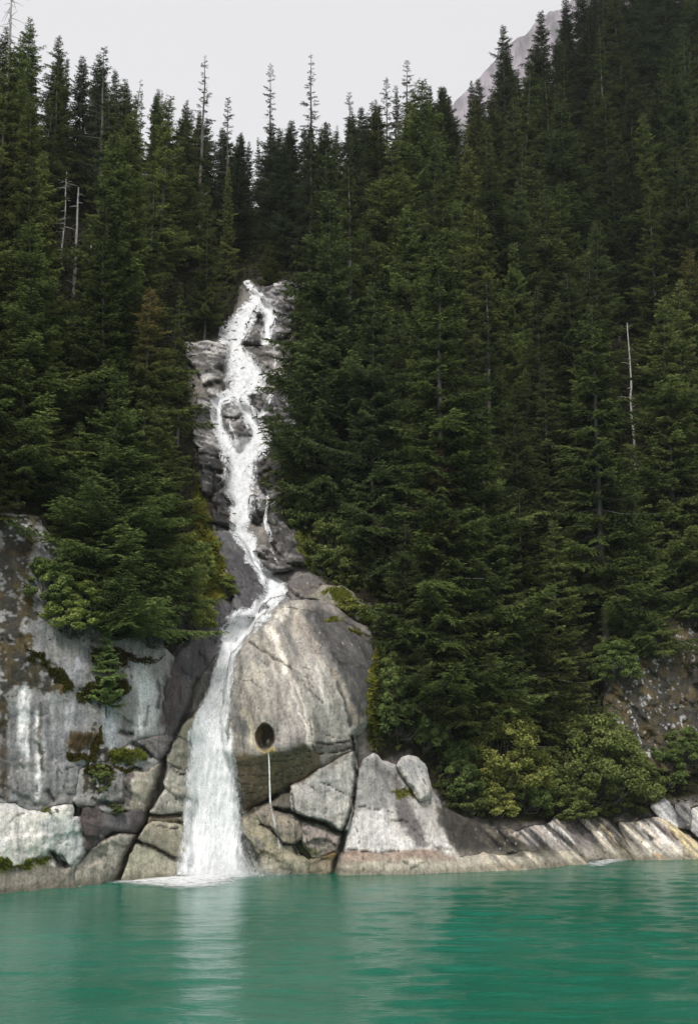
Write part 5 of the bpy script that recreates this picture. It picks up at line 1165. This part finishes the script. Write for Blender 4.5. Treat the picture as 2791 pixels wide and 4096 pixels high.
# dead poles
def snag(label, top, foot, rad, seed, stubs=10, lean=0.0, bare=1.0):
    r = np.random.default_rng(seed); b, h = foot_height(top, foot)
    e = empty('dead_tree', Vector([float(q) for q in b])); tag(e, label, 'dead tree')
    n = 16; z = np.linspace(-1, h, n); p = np.stack([np.cumsum(r.normal(lean, .05, n)), np.cumsum(r.normal(0, .05, n)), z], 1); p[:, :2] -= p[-1, :2]
    rd = rad * (1 - .72 * np.clip(z / h, 0, 1)) * (1 + .08 * r.normal(size=n)); obj('trunk', mesh_np('trunk', *tube(p, rd, 9), DEADWOOD), e)
    for k in range(stubs):
        t = r.uniform(.3, .98); o = np.array([np.interp(t * h, z, p[:, 0]), np.interp(t * h, z, p[:, 1]), t * h]); a = r.uniform(0, 6.28); L = r.uniform(.3, 1.5) * bare
        d = np.array([math.cos(a), math.sin(a), r.uniform(-.5, .2)]) * L
        obj('branch', mesh_np('branch', *tube([o, o + d * .5, o + d + np.array([0, 0, -.1 * L])], [.05, .03, .012], 4), DEADWOOD), e)
    return e
snag('bleached white dead trunk standing above the tall cliff', (170, 425), (165, 740), .22, 1, 14)
snag('short bleached dead pole beside the white dead trunk', (200, 556), (200, 740), .15, 2, 6)
snag('tall bleached dead pole in the right forest', (1430, 733), (1438, 1080), .18, 3, 12)
snag('thin pale dead stem in the left forest near the skyline', (380, 462), (378, 560), .12, 4, 6)
snag('thin pale dead stem left of the top of the stream', (402, 476), (404, 590), .10, 5, 5)
snag('grey dead tree with spreading bare twigs behind the bleached trunk', (145, 390), (143, 600), .12, 6, 26, bare=1.0)
snag('black bare dead top at the end of the left skyline', (3, -30), (3, 420), .3, 7, 60, bare=1.9)

# ------------------------------------------------------------------ shrubs
def shrub_mesh(seed, W, H, n_lobes, leaves, size):
    r = np.random.default_rng(seed); O = []; cl = []
    st = Soup()
    for k in range(n_lobes):
        a = r.uniform(0, 6.28); u = r.uniform(0, 1) ** .6; hgt = r.uniform(.08, 1.0)
        rr = W / 2 * math.sqrt(max(0.02, 1 - (hgt * .93) ** 2.2)) * (0.55 + .5 * u)
        c = np.array([math.cos(a) * rr, math.sin(a) * rr, hgt * H * .92]); s = r.uniform(.09, .25) * W * .5; rr *= r.choice([1, 1, 1.18])
        p = r.normal(size=(leaves, 3)); p /= np.linalg.norm(p, axis=1)[:, None]; p *= (r.uniform(.25, 1, (leaves, 1)) ** .5); p[:, 2] *= .62
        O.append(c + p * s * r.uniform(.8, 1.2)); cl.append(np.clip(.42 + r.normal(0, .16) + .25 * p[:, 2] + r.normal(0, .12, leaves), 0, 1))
        base = np.array([r.normal(0, .06 * W), r.normal(0, .06 * W), -.4])
        mid = base * .5 + c * .5 + np.array([0, 0, -.08 * H]) + r.normal(0, .04 * W, 3)
        st.add(*tube([base, mid, c], [.06, .04, .012], 4))
    O = np.concatenate(O); cl = np.concatenate(cl); m = len(O)
    d = r.normal(size=(m, 3)); d[:, 2] = d[:, 2] * .5 - .15; d /= np.linalg.norm(d, axis=1)[:, None]
    nrm = r.normal(size=(m, 3)); nrm[:, 2] += .9; w = np.cross(d, nrm); w /= np.linalg.norm(w, axis=1)[:, None] + 1e-9
    L = (size * r.uniform(.6, 1.3, m))[:, None]
    V = np.stack([O - d * L * .5, O + w * L * .36, O + d * L * .6, O - w * L * .36], 1).reshape(-1, 3)
    F = np.arange(m * 4).reshape(-1, 4); c4 = np.repeat(np.stack([cl] * 3 + [np.ones(m)], 1), 4, 0)
    return st.get(), V, F, c4
SHR = {}
for key, a in dict(big=(301, 8.0, 8.0, 190, 260, .22), wide=(302, 9.0, 6.0, 200, 250, .21), mid=(303, 5.0, 4.0, 100, 240, .19), small=(304, 2.6, 1.9, 50, 150, .15)).items():
    (tv, tf), V, F, c4 = shrub_mesh(*a)
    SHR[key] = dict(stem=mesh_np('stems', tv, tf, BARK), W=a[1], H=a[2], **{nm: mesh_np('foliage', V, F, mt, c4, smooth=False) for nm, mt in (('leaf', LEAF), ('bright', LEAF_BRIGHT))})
def shrub(key, mt, foot, w, h, rz, label, group=None, name='alder_bush', off=.4):
    p, nn = hit(V2S(*foot))
    if p is None: return
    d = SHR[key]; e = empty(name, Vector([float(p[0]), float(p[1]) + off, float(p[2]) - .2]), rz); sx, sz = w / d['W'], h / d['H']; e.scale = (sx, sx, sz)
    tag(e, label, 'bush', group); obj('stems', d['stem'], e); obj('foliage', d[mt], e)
for a in [('big', 'bright', (1130, 1810), 7.6, 7.6, .3, 'pale yellow green alder bush above the shore ledge'),
          ('wide', 'leaf', (1340, 1810), 9.4, 7.0, 1.3, 'wide green alder bush overhanging the slanting slabs'),
          ('mid', 'leaf', (1180, 1830), 4.6, 3.6, 2.2, 'low alder bush drooping over the dark wet slope'),
          ('mid', 'leaf', (1440, 1820), 4.6, 3.8, 4.0, 'green bush at the end of the slanting slabs'),
          ('mid', 'leaf', (1040, 1800), 4.2, 4.2, 5.0, 'leafy bush just right of the perched boulder'),
          ('mid', 'leaf', (1250, 1835), 4.4, 3.0, .9, 'drooping bush between the two big alders'),
          ('mid', 'leaf', (900, 1660), 4.5, 5.0, .6, 'dark bush growing beside the right flank of the dome'),
          ('mid', 'leaf', (880, 1560), 3.6, 4.0, 2.6, 'bush with yellow tips at the right shoulder of the dome'),
          ('mid', 'leaf', (960, 1690), 4.0, 4.4, 1.6, 'leafy bush behind the perched boulder'),
          ('small', 'bright', (800, 1395), 2.6, 1.6, .6, 'bright low bush on the mossy shelf above the dome'),
          ('small', 'leaf', (745, 1300), 3.0, 2.6, 1.6, 'small bush above the fractured grey rocks'),
          ('mid', 'bright', (400, 1420), 4.8, 4.4, .4, 'leafy bush hanging over the dark gully slab'),
          ('mid', 'leaf', (330, 1450), 4.2, 3.4, 3.4, 'green bush at the cliff lip beside the small spruce'),
          ('mid', 'bright', (170, 1430), 4.6, 3.4, 1.4, 'broad leafy bush at the lip of the streaked cliff'),
          ('mid', 'leaf', (110, 1360), 3.8, 3.0, 5.4, 'grey green bush at the left corner of the cliff lip'),
          ('mid', 'bright', (440, 1300), 3.0, 2.6, 2.4, 'bright green bush on the grassy bank by the dark slab'),
          ('mid', 'bright', (405, 1330), 4.2, 4.2, 2.0, 'tall leafy bush behind the grassy bank'),
          ('small', 'bright', (500, 1345), 2.6, 1.6, 4.4, 'low leafy tuft at the tip of the grassy bank'),
          ('mid', 'leaf', (700, 1200), 4.6, 5.0, 4.4, 'dark bush right of the lower cascade'),
          ('mid', 'leaf', (760, 1290), 4.6, 4.6, 3.0, 'dark leafy bush above the mossy shelf'),
          ('mid', 'leaf', (1550, 1725), 3.8, 3.0, 2.0, 'dark bush at the foot of the lichened cliff'),
          ('mid', 'leaf', (1500, 1780), 4.0, 3.4, 3.7, 'shaded bush behind the upright grey boulder'),
          ('mid', 'bright', (1110, 1848), 4.4, 3.0, 1.9, 'pale drooping bush in front of the yellow green alder'),
          ('mid', 'leaf', (1290, 1856), 4.6, 2.8, 4.9, 'drooping bush in front of the wide alder'),
          ('mid', 'leaf', (1400, 1846), 4.4, 2.8, .5, 'leafy bush over the smooth brown slab'),
          ('mid', 'leaf', (1050, 1836), 3.6, 2.6, 3.9, 'low bush between perched boulder and pale alder'),
          ('mid', 'leaf', (1395, 1540), 4.4, 3.6, 2.0, 'dark bush over the left edge of the lichened cliff'),
          ('mid', 'leaf', (1465, 1465), 4.6, 3.2, .7, 'dark bush on top of the lichened cliff'),
          ('mid', 'leaf', (1560, 1405), 4.2, 2.4, 4.7, 'leafy bush hanging over the lichened cliff top'),
          ('small', 'leaf', (225, 1770), 1.7, 1.3, 1.1, 'leafy plant on the broken mossy block'),
          ('small', 'leaf', (255, 1842), 1.3, .7, 2.0, 'small fern on top of the purplish block'),
          ('small', 'bright', (112, 1840), 1.1, .45, 0.2, 'bright fern tuft on top of the bleached white block'),
          ('small', 'bright', (228, 1790), 1.0, .8, 3.2, 'yellow green fern in the broken mossy block')]:
    shrub(*a)
# the small spruces on the cliffs
for key, foot, h, wd, lab in [('young_bright', (244, 1590), 4.6, 1.0, 'small yellow green spruce growing on the cliff face'),
                         ('young2', (250, 1440), 6.0, 1.3, 'bushy young spruce directly above the small cliff spruce'),
                         ('young', (845, 1340), 5.5, .9, 'young spruce on the slope behind the dome'),
                         ('young', (790, 1330), 5.0, .8, 'slim young spruce above the mossy shelf')]:
    p, nn = hit(V2S(*foot))
    tree(key, p + np.array([0, -.1, -.3]), h, rk.uniform(0, 6), lab, None, wide=wd)

# ------------------------------------------------------------------ grass, moss and undergrowth
def cover(name, label, cat, crop, poly, n, length, mat, up=.8, out=.5, spread=.5, kind='stuff', seed=0, width=.14, hang=0., clump=.0):
    r = np.random.default_rng(400 + seed); P = px(crop, poly); lo, hi = P.min(0), P.max(0); O = []; N = []
    while len(O) < n:
        q = r.uniform(lo, hi, (400, 2))
        wq = q + 40 * np.stack([fbm(np.concatenate([q * .03, np.full((400, 1), seed)], 1), 1, 3, seed=7), fbm(np.concatenate([q * .02, np.full((400, 1), seed)], 1), 1, 3, seed=8)], 1)
        q = q[inside(wq, P) & (seg_dist(wq, P, True) > r.exponential(9, 400))]
        for a in q:
            h, nn = hit(a)
            if h is not None: O.append(h); N.append(nn)
    O = np.array(O[:n]); N = np.array(N[:n]); m = n
    d = N * out + np.array([0, 0, up]) + r.normal(0, spread, (m, 3)); d[:, 2] -= hang; d /= np.linalg.norm(d, axis=1)[:, None]
    L = (length * r.uniform(.5, 1.3, m))[:, None]; tip = O + d * L; tip[:, 2] -= (L[:, 0] * .15)
    w = np.cross(d, r.normal(size=(m, 3))); w /= np.linalg.norm(w, axis=1)[:, None] + 1e-9; w = w * L * width
    O = O - d * .03
    V = np.stack([O - w, O + w, tip], 1).reshape(-1, 3); F = np.arange(m * 3).reshape(-1, 3)
    cl = np.clip(.45 + .5 * fbm(O, .9, 3, seed=9) + r.normal(0, .18, m), 0, 1); c4 = np.repeat(np.stack([cl] * 3 + [np.ones(m)], 1), 3, 0)
    o = obj(name, mesh_np(name, V, F, mat, c4, smooth=False)); tag(o, label, cat, kind=kind)
    return o
cover('grass_bank', 'yellow green grassy bank hanging left of the lower cascade', 'grass', 'V', [(440, 1080), (462, 1140), (478, 1190), (500, 1245), (535, 1350), (500, 1362), (470, 1375), (430, 1420), (415, 1380), (440, 1280), (440, 1180)], 15000, .42, GRASS, seed=1)
cover('grass_bank', 'mossy grass on the shelf above the dome', 'grass', 'V', [(725, 1345), (780, 1335), (830, 1380), (850, 1430), (800, 1390), (760, 1365)], 3500, .32, GRASS, seed=2)
cover('grass_bank', 'dark mossy bank along the right side of the cascade', 'grass', 'V', [(640, 1010), (670, 1010), (690, 1100), (700, 1200), (715, 1300), (690, 1280), (665, 1180), (640, 1120)], 5000, .36, GRASS, seed=3)
cover('grass_bank', 'grass fringe down the right flank of the dome', 'grass', 'V', [(850, 1470), (875, 1500), (870, 1600), (850, 1700), (828, 1700), (835, 1600), (835, 1530)], 3200, .36, GRASS, seed=4, hang=.5)
cover('grass_tuft', 'dry straw coloured grass tuft on the streaked cliff', 'grass', 'L', [(540, 990), (560, 900), (620, 870), (690, 880), (770, 880), (760, 930), (700, 980), (640, 1020), (580, 1030)], 1500, .5, DRYGRASS, up=1.2, seed=5, width=.05, spread=.35)
for i, (lab, crop, p, n) in enumerate([
    ('brown moss cushion below the small cliff spruce', 'L', [(610, 600), (680, 470), (760, 420), (1000, 420), (1050, 520), (960, 580), (860, 620), (740, 610), (660, 640)], 4500),
    ('moss cushion under the dry grass tuft', 'L', [(530, 1030), (600, 1010), (700, 1000), (760, 940), (780, 860), (830, 800), (830, 900), (760, 1040), (680, 1090), (560, 1090)], 2200),
    ('olive moss band along the crack in the streaked cliff', 'L', [(190, 130), (260, 230), (370, 240), (400, 320), (510, 370), (560, 420), (590, 470), (570, 550), (510, 560), (500, 490), (420, 470), (350, 330), (230, 280)], 2600),
    ('green moss on the broken mossy block', 'L', [(860, 1040), (960, 980), (1060, 960), (1160, 1010), (1180, 1090), (1000, 1100), (880, 1120)], 2000),
    ('ochre moss cap on the broken mossy block', 'L', [(660, 1160), (720, 1120), (820, 1120), (1100, 1150), (1180, 1190), (1000, 1200), (800, 1190), (680, 1210)], 1500),
    ('moss fringe at the lip of the streaked cliff', 'L', [(700, 180), (900, 160), (1100, 230), (1280, 260), (1370, 240), (1290, 300), (1110, 310), (1000, 340), (720, 320)], 3000),
    ('moss strip across the top of the dome', 'D', [(980, 215), (1080, 230), (1170, 265), (1130, 275), (1000, 240)], 500),
    ('moss strip on the dark shoulder of the dome', 'D', [(1120, 340), (1240, 325), (1310, 360), (1280, 385), (1200, 350)], 450),
    ('moss tuft between perched boulder and white slab', 'C6', [(275, 820), (340, 790), (380, 830), (360, 850), (300, 835)], 500),
    ('green moss edge on the tide stained ledge', 'L', [(-60, 1885), (60, 1890), (130, 1935), (250, 1880), (380, 1840), (410, 1880), (300, 1910), (150, 1960), (-60, 1930)], 1500),
    ('moss on the black boulder right of the lower cascade', 'C3', [(830, 1690), (940, 1590), (950, 1640), (880, 1740)], 400)]):
    cover('moss', lab, 'moss', crop, p, n, .16, MOSS if i not in (3, 6, 7, 8, 9) else GRASS, up=.4, out=.8, spread=.7, seed=20 + i, width=.3)

def undergrowth():
    r = np.random.default_rng(55); m = 105000
    x = r.uniform(-70, 90, m * 2); z = r.uniform(1, 130, m * 2) ** 1.0; k = z < crest_z(x); x, z = x[k], z[k]
    P = np.stack([x, Fd(x, z), z], 1); uv = project(P)
    ok = ~inside(uv, KEEP) & ~inside(uv, KEEP2) & (uv[:, 0] > -700) & (uv[:, 0] < 3600)
    P = P[ok][:m]; m = len(P)
    P[:, 2] += r.uniform(0, 1.3, m) ** 2; P[:, 1] -= r.uniform(0, .9, m)
    d = r.normal(size=(m, 3)); d[:, 2] = np.abs(d[:, 2]) * .4; d /= np.linalg.norm(d, axis=1)[:, None]; L = r.uniform(.25, .6, (m, 1))
    w = np.cross(d, r.normal(size=(m, 3))); w /= np.linalg.norm(w, axis=1)[:, None] + 1e-9
    V = np.stack([P - w * L * .35, P + w * L * .35, P + d * L], 1).reshape(-1, 3)
    cl = np.clip(.5 + .5 * fbm(P, .3, 3, seed=12) + r.normal(0, .15, m), 0, 1); c4 = np.repeat(np.stack([cl] * 3 + [np.ones(m)], 1), 3, 0)
    o = obj('undergrowth', mesh_np('undergrowth', V, np.arange(m * 3).reshape(-1, 3), UNDER, c4, smooth=False))
    tag(o, 'low dark undergrowth covering the forest floor between the trees', 'undergrowth', kind='stuff')
undergrowth()

# ------------------------------------------------------------------ thin mist in the air
def build_haze():
    x0, x1, y0, y1, z0, z1 = -900, 2200, -40, 3600, -6, 2100
    V = np.array([(x, y, z) for x in (x0, x1) for y in (y0, y1) for z in (z0, z1)], float)
    F = np.array([(0, 1, 3, 2), (4, 6, 7, 5), (0, 4, 5, 1), (2, 3, 7, 6), (0, 2, 6, 4), (1, 5, 7, 3)])
    m = bpy.data.materials.new('mist'); m.use_nodes = True; nt = m.node_tree; nt.nodes.clear()
    out = nt.nodes.new('ShaderNodeOutputMaterial'); v = nt.nodes.new('ShaderNodeVolumePrincipled')
    v.inputs['Color'].default_value = (.93, .93, .96, 1); v.inputs['Density'].default_value = .00009; v.inputs['Anisotropy'].default_value = .0
    nt.links.new(v.outputs[0], out.inputs['Volume'])
    o = obj('haze', mesh_np('haze', V, F, m, smooth=False)); tag(o, 'thin pale mist filling the air over the inlet', 'haze', kind='stuff')
build_haze()
